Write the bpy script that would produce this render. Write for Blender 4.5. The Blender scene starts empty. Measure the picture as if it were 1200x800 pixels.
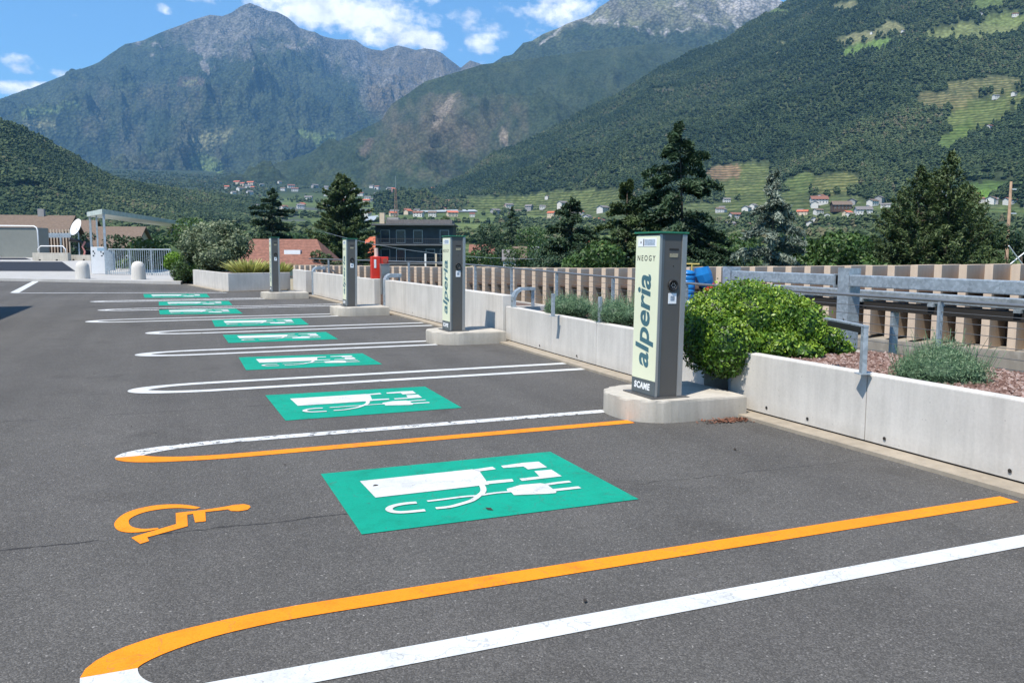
import bpy, bmesh, math, random
import numpy as np
from mathutils import Vector, Matrix, noise as mn
random.seed(7); rng = np.random.default_rng(7)
PI = math.pi
scene = bpy.context.scene
COL = scene.collection

# ------------------------------------------------------------------ camera
F = 976.56; PITCH = .107929; ROLL = -.00196; YAW = .388946; CH = 1.6
_f = np.array([math.sin(YAW)*math.cos(PITCH), math.cos(YAW)*math.cos(PITCH), -math.sin(PITCH)])
_r = np.array([math.cos(YAW), -math.sin(YAW), 0.]); _d = np.cross(_f, _r)
RT = math.cos(ROLL)*_r+math.sin(ROLL)*_d; DN = -math.sin(ROLL)*_r+math.cos(ROLL)*_d
CAMM = np.array([RT, DN, _f])
cd = bpy.data.cameras.new('camera'); cam = bpy.data.objects.new('camera', cd); COL.objects.link(cam)
m = Matrix(((RT[0], -DN[0], -_f[0], 0), (RT[1], -DN[1], -_f[1], 0), (RT[2], -DN[2], -_f[2], CH), (0, 0, 0, 1)))
cam.matrix_world = m
cd.sensor_fit = 'HORIZONTAL'; cd.sensor_width = 36; cd.lens = F/1200*36; cd.clip_start = .05; cd.clip_end = 60000
scene.camera = cam

def ray(u, v): return CAMM.T @ np.array([(u-600)/F, (v-400)/F, 1.])
def G(u, v, z=0.):                      # bearing and dip of a sight line met with level z
    d = ray(u, v); t = (z-CH)/d[2]; return (d[0]*t, d[1]*t)
def D(u, v, depth):                     # surveyed point: bearing, elevation, distance
    d = ray(u, v)*depth; return Vector((d[0], d[1], d[2]+CH))
def XY(u, depth):
    p = D(u, 294.3, depth); return (p.x, p.y)
def H(v, depth): return CH+(294.3-v)/F*depth
def proj(P):
    c = (np.asarray(P)-np.array([0, 0, CH])) @ CAMM.T
    return 600+F*c[..., 0]/c[..., 2], 400+F*c[..., 1]/c[..., 2]

# ------------------------------------------------------------------ materials
def srgb(h):
    r = [int(h[i:i+2], 16)/255 for i in (0, 2, 4)]
    return tuple(((c+.055)/1.055)**2.4 if c > .04045 else c/12.92 for c in r)
class NT:
    def __init__(s, name):
        s.m = bpy.data.materials.new(name); s.m.use_nodes = True; s.t = s.m.node_tree; s.n = s.t.nodes; s.l = s.t.links
        s.p = s.n['Principled BSDF']
    def node(s, k, **kw):
        o = s.n.new(k)
        for a, b in kw.items():
            if a.startswith('i_'): o.inputs[a[2:].replace('_', ' ')].default_value = b
            else: setattr(o, a, b)
        return o
    def link(s, a, b): s.l.new(a, b)
    def coord(s): return s.node('ShaderNodeNewGeometry').outputs['Position']
    def noise(s, vec, scale, detail=4, rough=.55, dist=0):
        o = s.node('ShaderNodeTexNoise'); o.inputs['Scale'].default_value = scale; o.inputs['Detail'].default_value = detail
        o.inputs['Roughness'].default_value = rough; o.inputs['Distortion'].default_value = dist
        if vec is not None: s.link(vec, o.inputs['Vector'])
        return o.outputs['Fac']
    def ramp(s, fac, stops):
        o = s.node('ShaderNodeValToRGB'); e = o.color_ramp.elements
        while len(e) < len(stops): e.new(.5)
        for i, (p, c) in enumerate(stops):
            e[i].position = p; e[i].color = (*c, 1) if len(c) == 3 else c
        s.link(fac, o.inputs[0]); return o.outputs[0]
    def mul(s, a, b, kind='MULTIPLY', fac=1.):
        o = s.node('ShaderNodeMix', data_type='RGBA', blend_type=kind); o.inputs[0].default_value = fac
        for x, i in ((a, 6), (b, 7)):
            if isinstance(x, tuple): o.inputs[i].default_value = (*x, 1)
            else: s.link(x, o.inputs[i])
        return o.outputs[2]
    def mixf(s, fac, a, b):
        o = s.node('ShaderNodeMix', data_type='RGBA')
        s.link(fac, o.inputs[0])
        for x, i in ((a, 6), (b, 7)):
            if isinstance(x, tuple): o.inputs[i].default_value = (*x, 1)
            else: s.link(x, o.inputs[i])
        return o.outputs[2]
    def math(s, op, a, b=None, c=None):
        o = s.node('ShaderNodeMath', operation=op)
        for i, x in enumerate((a, b, c)):
            if x is None: continue
            if isinstance(x, (int, float)): o.inputs[i].default_value = x
            else: s.link(x, o.inputs[i])
        return o.outputs[0]
    def bump(s, h, strength=.3, dist=.01, normal=None):
        o = s.node('ShaderNodeBump'); o.inputs['Strength'].default_value = strength; o.inputs['Distance'].default_value = dist
        s.link(h, o.inputs['Height'])
        if normal: s.link(normal, o.inputs['Normal'])
        s.link(o.outputs[0], s.p.inputs['Normal']); return o.outputs[0]
    def base(s, c):
        if isinstance(c, tuple): s.p.inputs['Base Color'].default_value = (*c, 1)
        else: s.link(c, s.p.inputs['Base Color'])
MATS = {}
def simple(name, col, rough=.6, metal=0., var=.15, scale=3., bump=.0, bscale=60., spec=None):
    if name in MATS: return MATS[name]
    t = NT(name); P = t.coord()
    n = t.noise(P, scale, 5)
    c = t.ramp(n, [(.3, tuple(x*(1-var) for x in col)), (.7, tuple(min(1, x*(1+var)) for x in col))])
    t.base(c); t.p.inputs['Roughness'].default_value = rough; t.p.inputs['Metallic'].default_value = metal
    if spec is not None: t.p.inputs['Specular IOR Level'].default_value = spec
    if bump: t.bump(t.noise(P, bscale, 4), bump, .01)
    MATS[name] = t.m; return t.m

def asphalt_mat():
    t = NT('asphalt'); P = t.coord()
    big = t.noise(P, .22, 6, .6); mid = t.noise(P, 1.7, 5, .65)
    fine = t.noise(P, 150., 3, .75); 
    vo = t.node('ShaderNodeTexVoronoi', feature='F1'); vo.inputs['Scale'].default_value = 125.; t.link(P, vo.inputs['Vector'])
    c = t.ramp(vo.outputs['Color'], [(0, (.066, .0645, .063)), (.5, (.096, .0935, .091)), (.9, (.15, .146, .142)), (1, (.36, .35, .34))])
    cc = t.ramp(fine, [(.3, (.55, .55, .55)), (.5, (.95, .95, .95)), (.72, (1.6, 1.6, 1.6))]); c = t.mul(c, cc)
    c = t.mul(c, t.ramp(big, [(.3, (.84, .82, .775)), (.7, (1.11, 1.08, 1.015))]))
    c = t.mul(c, t.ramp(mid, [(.3, (.93, .93, .93)), (.7, (1.07, 1.07, 1.07))]))
    # paving seam / crack running across the bays
    sx = t.node('ShaderNodeSeparateXYZ'); t.link(P, sx.inputs[0])
    wob = t.math('MULTIPLY', t.math('SUBTRACT', t.noise(P, 3., 6, .7), .5), .16)
    def crack(a, b, x0, x1, wid):
        y = t.math('ADD', t.math('MULTIPLY_ADD', sx.outputs['X'], b, a), wob)
        dist = t.math('ABSOLUTE', t.math('SUBTRACT', sx.outputs['Y'], y))
        w = t.math('MULTIPLY', t.noise(P, 5., 3), wid*2)
        k = t.math('LESS_THAN', dist, w)
        k = t.math('MULTIPLY', k, t.math('GREATER_THAN', sx.outputs['X'], x0))
        return t.math('MULTIPLY', k, t.math('LESS_THAN', sx.outputs['X'], x1))
    p0 = G(0, 645); p1 = G(400, 603); b = (p1[1]-p0[1])/(p1[0]-p0[0]); a = p0[1]-b*p0[0]
    k = t.math('MAXIMUM', crack(a, b, -9, .95, .011), crack(a, b, 2.77, 4.9, .004))
    k2 = crack(8.9, -.02, -12, 2.2, .006); k = t.math('MAXIMUM', k, k2)
    # long tyre-polished bands along the drive lane, oil spots inside the bays, old water marks
    mp = t.node('ShaderNodeMapping'); mp.inputs['Scale'].default_value = (1.3, .05, 1); t.link(P, mp.inputs[0])
    c = t.mul(c, t.ramp(t.noise(mp.outputs[0], 1.2, 4, .5), [(.35, (.9, .9, .9)), (.65, (1.07, 1.07, 1.07))]))
    c = t.mul(c, t.ramp(t.noise(P, .75, 7, .72, .6), [(.3, (.8, .8, .8)), (.42, (1, 1, 1)), (.62, (1, 1, 1)), (.75, (1.1, 1.1, 1.1))]))
    oil = t.ramp(t.noise(P, 1.15, 3, .4), [(.63, (1, 1, 1)), (.7, (.87, .865, .86))]); c = t.mul(c, oil)
    brk = t.math('GREATER_THAN', t.noise(P, 2.3, 4), .42)
    c = t.mixf(t.math('MULTIPLY', t.math('MULTIPLY', k, brk), .85), c, (.03, .029, .028))
    t.base(c); t.p.inputs['Roughness'].default_value = .88; t.p.inputs['Specular IOR Level'].default_value = .25
    hh = t.math('ADD', t.math('MULTIPLY', vo.outputs['Distance'], -1.), fine)
    t.bump(hh, .55, .006)
    return t.m
def paint_mat(name, col, wear=.35):
    t = NT(name); P = t.coord()
    n = t.noise(P, 14., 8, .7); f = t.noise(P, 110., 3, .7); b = t.noise(P, 1.3, 4)
    c = t.mul(col, t.ramp(b, [(.3, (.9, .9, .9)), (.7, (1.04, 1.04, 1.04))]))
    c = t.mul(c, t.ramp(f, [(.28, (.72, .72, .72)), (.48, (1., 1., 1.))]))
    vo = t.node('ShaderNodeTexVoronoi', feature='DISTANCE_TO_EDGE'); vo.inputs['Scale'].default_value = 3.2
    wv = t.node('ShaderNodeVectorMath', operation='ADD'); t.link(P, wv.inputs[0])
    nn = t.node('ShaderNodeTexNoise'); nn.inputs['Scale'].default_value = 4.; nn.inputs['Detail'].default_value = 5; t.link(P, nn.inputs['Vector'])
    sc = t.node('ShaderNodeVectorMath', operation='SCALE'); sc.inputs['Scale'].default_value = .45; t.link(nn.outputs['Color'], sc.inputs[0]); t.link(sc.outputs[0], wv.inputs[1])
    t.link(wv.outputs[0], vo.inputs['Vector'])
    ck = t.math('MULTIPLY', t.math('LESS_THAN', vo.outputs['Distance'], .009), t.math('GREATER_THAN', b, .45))
    w = t.math('MAXIMUM', t.math('LESS_THAN', n, wear), t.math('MULTIPLY', ck, .3))
    c = t.mul(c, t.ramp(t.noise(P, 4.5, 7, .75), [(.32, (.8, .79, .77)), (.5, (1, 1, 1))]))
    c = t.mixf(w, c, (.085, .083, .08))
    t.base(c); t.p.inputs['Roughness'].default_value = .7; t.p.inputs['Specular IOR Level'].default_value = .3
    t.bump(t.math('ADD', f, ck), .35, .004)
    return t.m
def concrete_mat(name, col, streak=.35, pits=True, dirt=.65):
    t = NT(name); P = t.coord()
    mp = t.node('ShaderNodeMapping'); mp.inputs['Scale'].default_value = (5, 5, .5); t.link(P, mp.inputs[0])
    st = t.noise(mp.outputs[0], 1.6, 6, .65); n = t.noise(P, 1.4, 6, .6); f = t.noise(P, 45., 4, .7)
    c = t.mul(col, t.ramp(n, [(.25, (.86, .86, .85)), (.7, (1.06, 1.06, 1.06))]))
    c = t.mul(c, t.ramp(st, [(.25, (1-streak*.45,)*3), (.6, (1.02, 1.02, 1.02))]))
    c = t.mul(c, t.ramp(f, [(.3, (.93, .93, .93)), (.7, (1.04, 1.04, 1.04))]))
    if pits:
        vo = t.node('ShaderNodeTexVoronoi'); vo.inputs['Scale'].default_value = 11.; t.link(P, vo.inputs['Vector'])
        k = t.math('LESS_THAN', vo.outputs['Distance'], .07); c = t.mixf(t.math('MULTIPLY', k, .4), c, tuple(x*.45 for x in col))
    if dirt:
        sx = t.node('ShaderNodeSeparateXYZ'); t.link(P, sx.inputs[0])
        g = t.math('MULTIPLY', t.math('SUBTRACT', .16, sx.outputs['Z']), 5.)
        g = t.math('MINIMUM', t.math('MAXIMUM', t.math('MULTIPLY', g, t.noise(P, 7., 5)), 0), 1)
        c = t.mixf(t.math('MULTIPLY', g, dirt), c, (.16, .14, .11))
    t.base(c); t.p.inputs['Roughness'].default_value = .85; t.p.inputs['Specular IOR Level'].default_value = .25
    t.bump(f, .15, .004); return t.m
def galv_mat():
    t = NT('galvanised_steel'); P = t.coord()
    vo = t.node('ShaderNodeTexVoronoi'); vo.inputs['Scale'].default_value = 30.; t.link(P, vo.inputs['Vector'])
    c = t.ramp(vo.outputs['Color'], [(0, (.3, .35, .38)), (1, (.5, .56, .6))])
    c = t.mul(c, t.ramp(t.noise(P, 6., 5), [(.3, (.8, .8, .8)), (.7, (1.1, 1.1, 1.1))]))
    t.base(c); t.p.inputs['Metallic'].default_value = .45; t.p.inputs['Roughness'].default_value = .5; return t.m
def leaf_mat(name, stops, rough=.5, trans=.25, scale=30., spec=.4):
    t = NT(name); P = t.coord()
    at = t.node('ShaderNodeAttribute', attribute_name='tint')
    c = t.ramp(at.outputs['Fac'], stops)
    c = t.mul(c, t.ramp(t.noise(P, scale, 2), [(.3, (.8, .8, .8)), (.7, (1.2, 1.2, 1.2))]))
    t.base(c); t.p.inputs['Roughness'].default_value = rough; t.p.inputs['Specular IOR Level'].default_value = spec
    if trans:
        tr = t.node('ShaderNodeBsdfTranslucent'); t.link(c, tr.inputs[0]); mx = t.node('ShaderNodeMixShader'); mx.inputs[0].default_value = trans
        t.link(t.p.outputs[0], mx.inputs[1]); t.link(tr.outputs[0], mx.inputs[2]); t.link(mx.outputs[0], t.n['Material Output'].inputs[0])
    return t.m

M = {}
M['asphalt'] = asphalt_mat()
M['white_paint'] = paint_mat('white_road_paint', (.6, .612, .6), .3)
M['worn_white'] = paint_mat('worn_white_road_paint', (.62, .63, .62), .43)
M['orange_paint'] = paint_mat('orange_road_paint', (.9, .262, .006), .32)
M['green_paint'] = paint_mat('green_road_paint', (.0, .3, .195), .34)
M['concrete'] = concrete_mat('pale_concrete', (.6, .575, .53))
M['concrete_old'] = concrete_mat('weathered_concrete', (.44, .41, .36), .6)
M['kerb'] = concrete_mat('kerb_concrete', (.5, .465, .4), .5, True, .5)
M['footing'] = concrete_mat('footing_concrete', (.4, .345, .27), .6, True, .6)
M['pavement'] = concrete_mat('light_paving', (.42, .41, .39), .2, False, 0)
M['galv'] = galv_mat()
M['rail'] = simple('brushed_rail_steel', (.3, .3, .29), .4, .7, .1)
M['cable'] = simple('steel_cable', (.2, .2, .2), .4, .6)
M['grey_body'] = simple('charger_grey_enamel', (.1, .097, .091), .38, .2, .06, 2.)
M['grey_light'] = simple('charger_edge_aluminium', (.36, .37, .37), .35, .6, .06)
M['cream'] = simple('cream_panel', (.72, .75, .55), .4, 0, .04, 1.5)
M['band'] = simple('charger_band', (.09, .11, .12), .4)
M['teal'] = simple('teal_lettering', (.055, .14, .17), .45)
M['ink'] = simple('black_ink', (.02, .02, .02), .5)
M['whiteplate'] = simple('white_plate', (.8, .82, .83), .4, 0, .03)
M['greycap'] = simple('green_cap_paint', (.02, .16, .085), .4)
M['black'] = simple('black_rubber', (.012, .012, .012), .55)
M['shadow_asphalt'] = simple('asphalt_painted_shadow', (.008, .01, .017), .9, 0, .2)  # shadow on the upper lane put into the asphalt colour
M['dark_fill'] = simple('dark_recess', (.02, .018, .016), .9)  # near black for joints, holes, dark parts and the shade bar
M['fin'] = concrete_mat('fin_board', (.6, .475, .36), .3, False, 0)
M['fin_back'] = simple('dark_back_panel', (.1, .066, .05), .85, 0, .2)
M['soil'] = simple('planter_soil', (.13, .085, .065), .95, 0, .35, 8., .6, 60)
M['gravel'] = leaf_mat('lava_gravel', [(0, (.1, .055, .045)), (.5, (.2, .125, .1)), (1, (.36, .28, .25))], .9, 0, 20., .2)
M['bark'] = simple('bark', (.1, .075, .055), .95, 0, .35, 9., .6, 30)
M['dark_leaf'] = leaf_mat('dark_conifer_needles', [(0, (.014, .032, .018)), (.6, (.04, .08, .035)), (1, (.095, .145, .065))], .6, .15, 2.)
M['mid_leaf'] = leaf_mat('mid_conifer_needles', [(0, (.022, .04, .014)), (.6, (.062, .098, .028)), (1, (.13, .17, .055))], .6, .15, 2.)
M['blue_leaf'] = leaf_mat('blue_spruce_needles', [(0, (.06, .09, .07)), (.5, (.155, .2, .16)), (1, (.34, .37, .28))], .6, .2, 2.)
M['broad_leaf'] = leaf_mat('broad_leaves', [(0, (.025, .05, .014)), (.6, (.065, .13, .03)), (1, (.13, .2, .05))], .5, .25, 2.)
M['olive_leaf'] = leaf_mat('silvery_green_leaves', [(0, (.05, .078, .038)), (.5, (.145, .19, .095)), (1, (.32, .36, .22))], .5, .25, 4.)
M['laurel'] = leaf_mat('glossy_hedge_leaves', [(0, (.026, .07, .008)), (.55, (.095, .2, .017)), (1, (.33, .46, .05))], .42, .25, 15., .45)
M['bright_leaf'] = leaf_mat('bright_green_leaves', [(0, (.05, .12, .01)), (1, (.2, .36, .03))], .5, .25, 15.)
M['lav'] = leaf_mat('lavender_foliage', [(0, (.05, .1, .05)), (.6, (.15, .25, .13)), (1, (.28, .36, .22))], .6, .2, 20.)
M['yucca'] = leaf_mat('variegated_leaves', [(0, (.12, .17, .04)), (.5, (.42, .43, .12)), (1, (.7, .66, .3))], .5, .2, 20.)
M['forest'] = leaf_mat('forest_crowns', [(0, (.03, .05, .026)), (.5, (.06, .085, .04)), (.9, (.095, .12, .055)), (1, (.12, .115, .065))], .9, 0, .08, .1)
M['red'] = simple('red_enamel', (.62, .035, .02), .4)
M['blue'] = simple('blue_plastic', (.01, .17, .46), .35)
M['white'] = simple('white_enamel', (.8, .8, .79), .5, 0, .04)
M['yellow'] = simple('yellow_tube', (.6, .45, .12), .5)
M['render_white'] = simple('white_render_wall', (.6, .58, .54), .85, 0, .08)
M['render_cream'] = simple('cream_render_wall', (.6, .5, .36), .85, 0, .08)
M['render_grey'] = simple('grey_render_wall', (.32, .31, .3), .85, 0, .1)
M['wood_dark'] = simple('dark_timber', (.09, .05, .03), .8)
M['glass'] = simple('window_glass', (.03, .04, .05), .12, 0, .2)
M['netting'] = simple('orchard_netting', (.34, .38, .4), .8)
M['wallgrey'] = simple('container_sheet', (.2, .21, .19), .6, 0, .05)
def tile_mat(name, a, b, k=9.):
    t = NT(name); P = t.coord(); sx = t.node('ShaderNodeSeparateXYZ'); t.link(P, sx.inputs[0])
    n = t.noise(P, 3., 6, .8)
    c = t.ramp(n, [(.3, a), (.7, b)])
    w = t.math('SINE', t.math('MULTIPLY', sx.outputs['Z'], k*4)); c = t.mul(c, t.ramp(t.math('MULTIPLY_ADD', w, .5, .5), [(0, (.65, .65, .65)), (.4, (1, 1, 1))]))
    t.base(c); t.p.inputs['Roughness'].default_value = .85; t.bump(n, .4, .05); return t.m
M['tile_red'] = tile_mat('terracotta_tiles', (.12, .05, .034), (.34, .155, .105))
M['tile_orange'] = tile_mat('orange_tiles', (.42, .1, .05), (.6, .18, .09))
M['tile_brown'] = tile_mat('brown_tiles', (.12, .085, .06), (.22, .16, .12))
M['tile_grey'] = tile_mat('grey_slates', (.12, .11, .11), (.25, .23, .22))

# ------------------------------------------------------------------ object helpers
def setp(o, label=None, cat=None, group=None, kind=None):
    if label: o['label'] = label
    if cat: o['category'] = cat
    if group: o['group'] = group
    if kind: o['kind'] = kind
    return o
def empty(name, loc, label, cat, group=None, rz=0):
    o = bpy.data.objects.new(name, None); COL.objects.link(o); o.location = loc; o.rotation_euler = (0, 0, rz); o.empty_display_size = .1
    return setp(o, label, cat, group)
class MB:
    def __init__(s): s.b = bmesh.new()
    def box(s, x0, x1, y0, y1, z0, z1, bev=0, rot=None):
        r = bmesh.ops.create_cube(s.b, size=1); vs = r['verts']
        bmesh.ops.scale(s.b, vec=(x1-x0, y1-y0, z1-z0), verts=vs)
        bmesh.ops.translate(s.b, vec=((x0+x1)/2, (y0+y1)/2, (z0+z1)/2), verts=vs)
        if bev:
            es = {e for v in vs for e in v.link_edges}
            bmesh.ops.bevel(s.b, geom=list(es), offset=bev, segments=2, profile=.6, affect='EDGES')
        return s
    def prism(s, pts, z0, z1, bev=0):
        # pts: ccw footprint; z0/z1 number or list
        n = len(pts); zz0 = z0 if hasattr(z0, '__len__') else [z0]*n; zz1 = z1 if hasattr(z1, '__len__') else [z1]*n
        a = [s.b.verts.new((p[0], p[1], zz0[i])) for i, p in enumerate(pts)]
        c = [s.b.verts.new((p[0], p[1], zz1[i])) for i, p in enumerate(pts)]
        fs = [s.b.faces.new(a[::-1]), s.b.faces.new(c)]
        for i in range(n): fs.append(s.b.faces.new((a[i], a[(i+1) % n], c[(i+1) % n], c[i])))
        if bev: bmesh.ops.bevel(s.b, geom=list(fs[1].edges), offset=bev, segments=2, profile=.6, affect='EDGES')
        return s
    def poly(s, pts):
        s.b.faces.new([s.b.verts.new(p) for p in pts]); return s
    def tube(s, pts, r, seg=10, cap=True):
        pts = [Vector(p) for p in pts]; rr = r if hasattr(r, '__len__') else [r]*len(pts); rings = []
        for i, p in enumerate(pts):
            d = (pts[min(i+1, len(pts)-1)]-pts[max(i-1, 0)]).normalized()
            a = d.orthogonal().normalized() if i == 0 else (pa-d*pa.dot(d)).normalized()
            pa = a; b = d.cross(a)
            rings.append([s.b.verts.new(p+(a*math.cos(2*PI*k/seg)+b*math.sin(2*PI*k/seg))*rr[i]) for k in range(seg)])
        for i in range(len(rings)-1):
            for k in range(seg): s.b.faces.new((rings[i][k], rings[i][(k+1) % seg], rings[i+1][(k+1) % seg], rings[i+1][k]))
        if cap: s.b.faces.new(rings[0][::-1]); s.b.faces.new(rings[-1])
        return s
    def lathe(s, prof, c=(0, 0, 0), seg=24):
        rings = []
        for r, z in prof:
            rings.append([s.b.verts.new((c[0]+r*math.cos(2*PI*k/seg), c[1]+r*math.sin(2*PI*k/seg), c[2]+z)) for k in range(seg)])
        for i in range(len(rings)-1):
            for k in range(seg): s.b.faces.new((rings[i][k], rings[i][(k+1) % seg], rings[i+1][(k+1) % seg], rings[i+1][k]))
        s.b.faces.new(rings[0][::-1]); s.b.faces.new(rings[-1]); return s
    def xf(s, mat): bmesh.ops.transform(s.b, matrix=mat, verts=s.b.verts[:]); return s
    def build(s, name, mat, parent=None, smooth=False):
        bmesh.ops.recalc_face_normals(s.b, faces=s.b.faces[:])
        me = bpy.data.meshes.new(name); s.b.to_mesh(me); s.b.free(); me.materials.append(mat)
        if smooth:
            for p in me.polygons: p.use_smooth = True
        o = bpy.data.objects.new(name, me); COL.objects.link(o)
        if parent: o.parent = parent
        return o
def mesh_np(name, V, Fc, mat, parent=None, tint=None, smooth=False):
    V = np.asarray(V, dtype=np.float32); Fc = np.asarray(Fc, dtype=np.int32); k = Fc.shape[1]
    me = bpy.data.meshes.new(name); me.vertices.add(len(V)); me.vertices.foreach_set('co', V.ravel())
    me.loops.add(Fc.size); me.loops.foreach_set('vertex_index', Fc.ravel())
    me.polygons.add(len(Fc)); me.polygons.foreach_set('loop_start', np.arange(0, Fc.size, k, dtype=np.int32))
    me.polygons.foreach_set('use_smooth', np.full(len(Fc), smooth))
    if tint is not None:
        a = me.attributes.new('tint', 'FLOAT', 'POINT'); a.data.foreach_set('value', np.asarray(tint, dtype=np.float32))
    me.update(calc_edges=True); me.materials.append(mat)
    o = bpy.data.objects.new(name, me); COL.objects.link(o)
    if parent: o.parent = parent
    return o
def copy_thing(o, loc=None, label=None, group=None):
    c = o.copy(); COL.objects.link(c)
    if loc is not None: c.location = loc
    if label: c['label'] = label
    if group: c['group'] = group
    def rec(src, dst):
        for ch in list(src.children):
            n = ch.copy(); COL.objects.link(n); n.parent = dst; n.matrix_parent_inverse = ch.matrix_parent_inverse.copy(); rec(ch, n)
    rec(o, c); return c
def text_mesh(name, body, size, mat, parent, origin, ex, ey, shear=0., bold=0., spacing=1., align='LEFT', thick=.001):
    cu = bpy.data.curves.new('txt', 'FONT'); cu.body = body; cu.size = size; cu.shear = shear; cu.offset = bold; cu.extrude = thick
    cu.space_character = spacing; cu.align_x = align; cu.resolution_u = 4
    to = bpy.data.objects.new('txt', cu); COL.objects.link(to)
    dg = bpy.context.evaluated_depsgraph_get(); me = bpy.data.meshes.new_from_object(to.evaluated_get(dg)); me.name = name
    bpy.data.objects.remove(to)
    ex = Vector(ex); ey = Vector(ey); ez = ex.cross(ey)
    mt = Matrix((( ex.x, ey.x, ez.x, origin[0]), (ex.y, ey.y, ez.y, origin[1]), (ex.z, ey.z, ez.z, origin[2]), (0, 0, 0, 1)))
    me.transform(mt); me.materials.clear(); me.materials.append(mat)
    o = bpy.data.objects.new(name, me); COL.objects.link(o); o.parent = parent; return o

# leaves: quads around given points
def leaf_quads(P, N, size, aspect=.5, jitter=.6, tint=None, fold=True):
    n = len(P); P = np.asarray(P); N = np.asarray(N)
    N = N+rng.normal(0, jitter, (n, 3)); N /= np.linalg.norm(N, axis=1)[:, None]+1e-9
    a = rng.normal(0, 1, (n, 3)); a -= (a*N).sum(1)[:, None]*N; a /= np.linalg.norm(a, axis=1)[:, None]+1e-9
    b = np.cross(N, a); s = (size*rng.uniform(.6, 1.3, n))[:, None] if np.isscalar(size) else size[:, None]
    V = np.stack([P-a*s*.5, P+b*s*.5*aspect, P+a*s*.5, P-b*s*.5*aspect], 1).reshape(-1, 3)
    Fc = np.arange(n*4).reshape(n, 4)
    t = tint if tint is not None else rng.random(n)
    return V, Fc, np.repeat(t, 4)
def blob_points(blobs, n, shell=.25):
    # blobs: (cx,cy,cz,rx,ry,rz)
    B = np.array(blobs, dtype=float); ar = (B[:, 3]*B[:, 4]+B[:, 4]*B[:, 5]+B[:, 3]*B[:, 5]); ar /= ar.sum()
    idx = rng.choice(len(B), n, p=ar); d = rng.normal(0, 1, (n, 3)); d /= np.linalg.norm(d, axis=1)[:, None]
    r = 1-shell*rng.random(n)**1.5
    P = B[idx, :3]+d*B[idx, 3:6]*r[:, None]; Nn = d/B[idx, 3:6]; Nn /= np.linalg.norm(Nn, axis=1)[:, None]
    # drop points deep inside other blobs
    keep = np.ones(n, bool)
    for k, bb in enumerate(B):
        q = (((P-bb[:3])/bb[3:6])**2).sum(1); keep &= ~((q < (1-shell)**2*.9) & (idx != k))
    return P[keep], Nn[keep]

# ------------------------------------------------------------------ world, sun, haze
SUN = Vector((-.87, -.49, 0)).normalized(); ELEV = math.radians(60)
w = bpy.data.worlds.new('World'); scene.world = w; w.use_nodes = True; wt = w.node_tree; wn = wt.nodes; wl = wt.links
sky = wn.new('ShaderNodeTexSky'); sky.sky_type = 'NISHITA'; sky.sun_disc = False; sky.sun_elevation = ELEV
sky.sun_rotation = math.atan2(SUN.x, SUN.y); sky.altitude = 400; sky.air_density = 1.15; sky.dust_density = .35; sky.ozone_density = 2.2
bg = wn['Background']; bg.inputs[1].default_value = .1
# clouds laid out by compass bearing and elevation
tc = wn.new('ShaderNodeTexCoord'); sp = wn.new('ShaderNodeSeparateXYZ'); wl.new(tc.outputs['Generated'], sp.inputs[0])
def wm(op, a, b=None, c=None):
    o = wn.new('ShaderNodeMath'); o.operation = op
    for i, x in enumerate((a, b, c)):
        if x is None: continue
        if isinstance(x, (int, float)): o.inputs[i].default_value = x
        else: wl.new(x, o.inputs[i])
    return o.outputs[0]
az = wm('ARCTAN2', sp.outputs['X'], sp.outputs['Y']); el = wm('ARCSINE', sp.outputs['Z'])
def wnoise(scale, off=0., detail=9, stretch=1.):
    cb = wn.new('ShaderNodeCombineXYZ'); wl.new(wm('ADD', az, off), cb.inputs[0]); wl.new(wm('MULTIPLY', el, stretch), cb.inputs[1])
    n = wn.new('ShaderNodeTexNoise'); n.inputs['Scale'].default_value = scale; n.inputs['Detail'].default_value = detail; n.inputs['Roughness'].default_value = .6
    wl.new(cb.outputs[0], n.inputs['Vector']); return n.outputs['Fac']
n1 = wnoise(16, 0, 10, 1.5); n2 = wnoise(55, 2., 8, 1.3)
CL = [(375, 3, 95, 34, 1.3), (440, 20, 75, 34, 1.3), (320, 0, 60, 18, 1.1), (483, 44, 40, 13, 1.1), (505, 52, 22, 9, .9), (545, 22, 22, 12, .72), (572, 50, 24, 14, .85), (570, 30, 26, 9, .6),
      (15, 104, 46, 9, 1.1), (45, 101, 20, 6, 1.), (14, 70, 22, 8, .65), (22, 76, 24, 10, .55), (72, 86, 14, 7, .6), (193, 12, 10, 6, .7), (240, -4, 40, 9, .7),
      (645, 12, 60, 22, .62), (640, -5, 50, 16, .7), (620, 42, 40, 12, .42), (500, -2, 30, 8, .6), (60, -60, 200, 30, .8), (-200, 60, 90, 30, 1.1), (1400, -40, 150, 60, 1.1), (900, -200, 200, 50, 1.)]
mask = None
for u, v, ru, rv, wt_ in CL:
    r = ray(u, v); a0 = math.atan2(r[0], r[1]); e0 = math.atan2(r[2], math.hypot(r[0], r[1]))
    dx = wm('DIVIDE', wm('SUBTRACT', az, a0), ru/F); dy = wm('DIVIDE', wm('SUBTRACT', el, e0), rv/F)
    q = wm('SUBTRACT', 1.0, wm('ADD', wm('MULTIPLY', dx, dx), wm('MULTIPLY', dy, dy)))
    q = wm('MULTIPLY', wm('MAXIMUM', q, -1.), wt_)
    mask = q if mask is None else wm('MAXIMUM', mask, q)
dens = wm('ADD', mask, wm('MULTIPLY', wm('SUBTRACT', wm('ADD', wm('MULTIPLY', n1, .7), wm('MULTIPLY', n2, .35)), .53), 5.2))
dens = wm('SUBTRACT', dens, .18)
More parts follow.
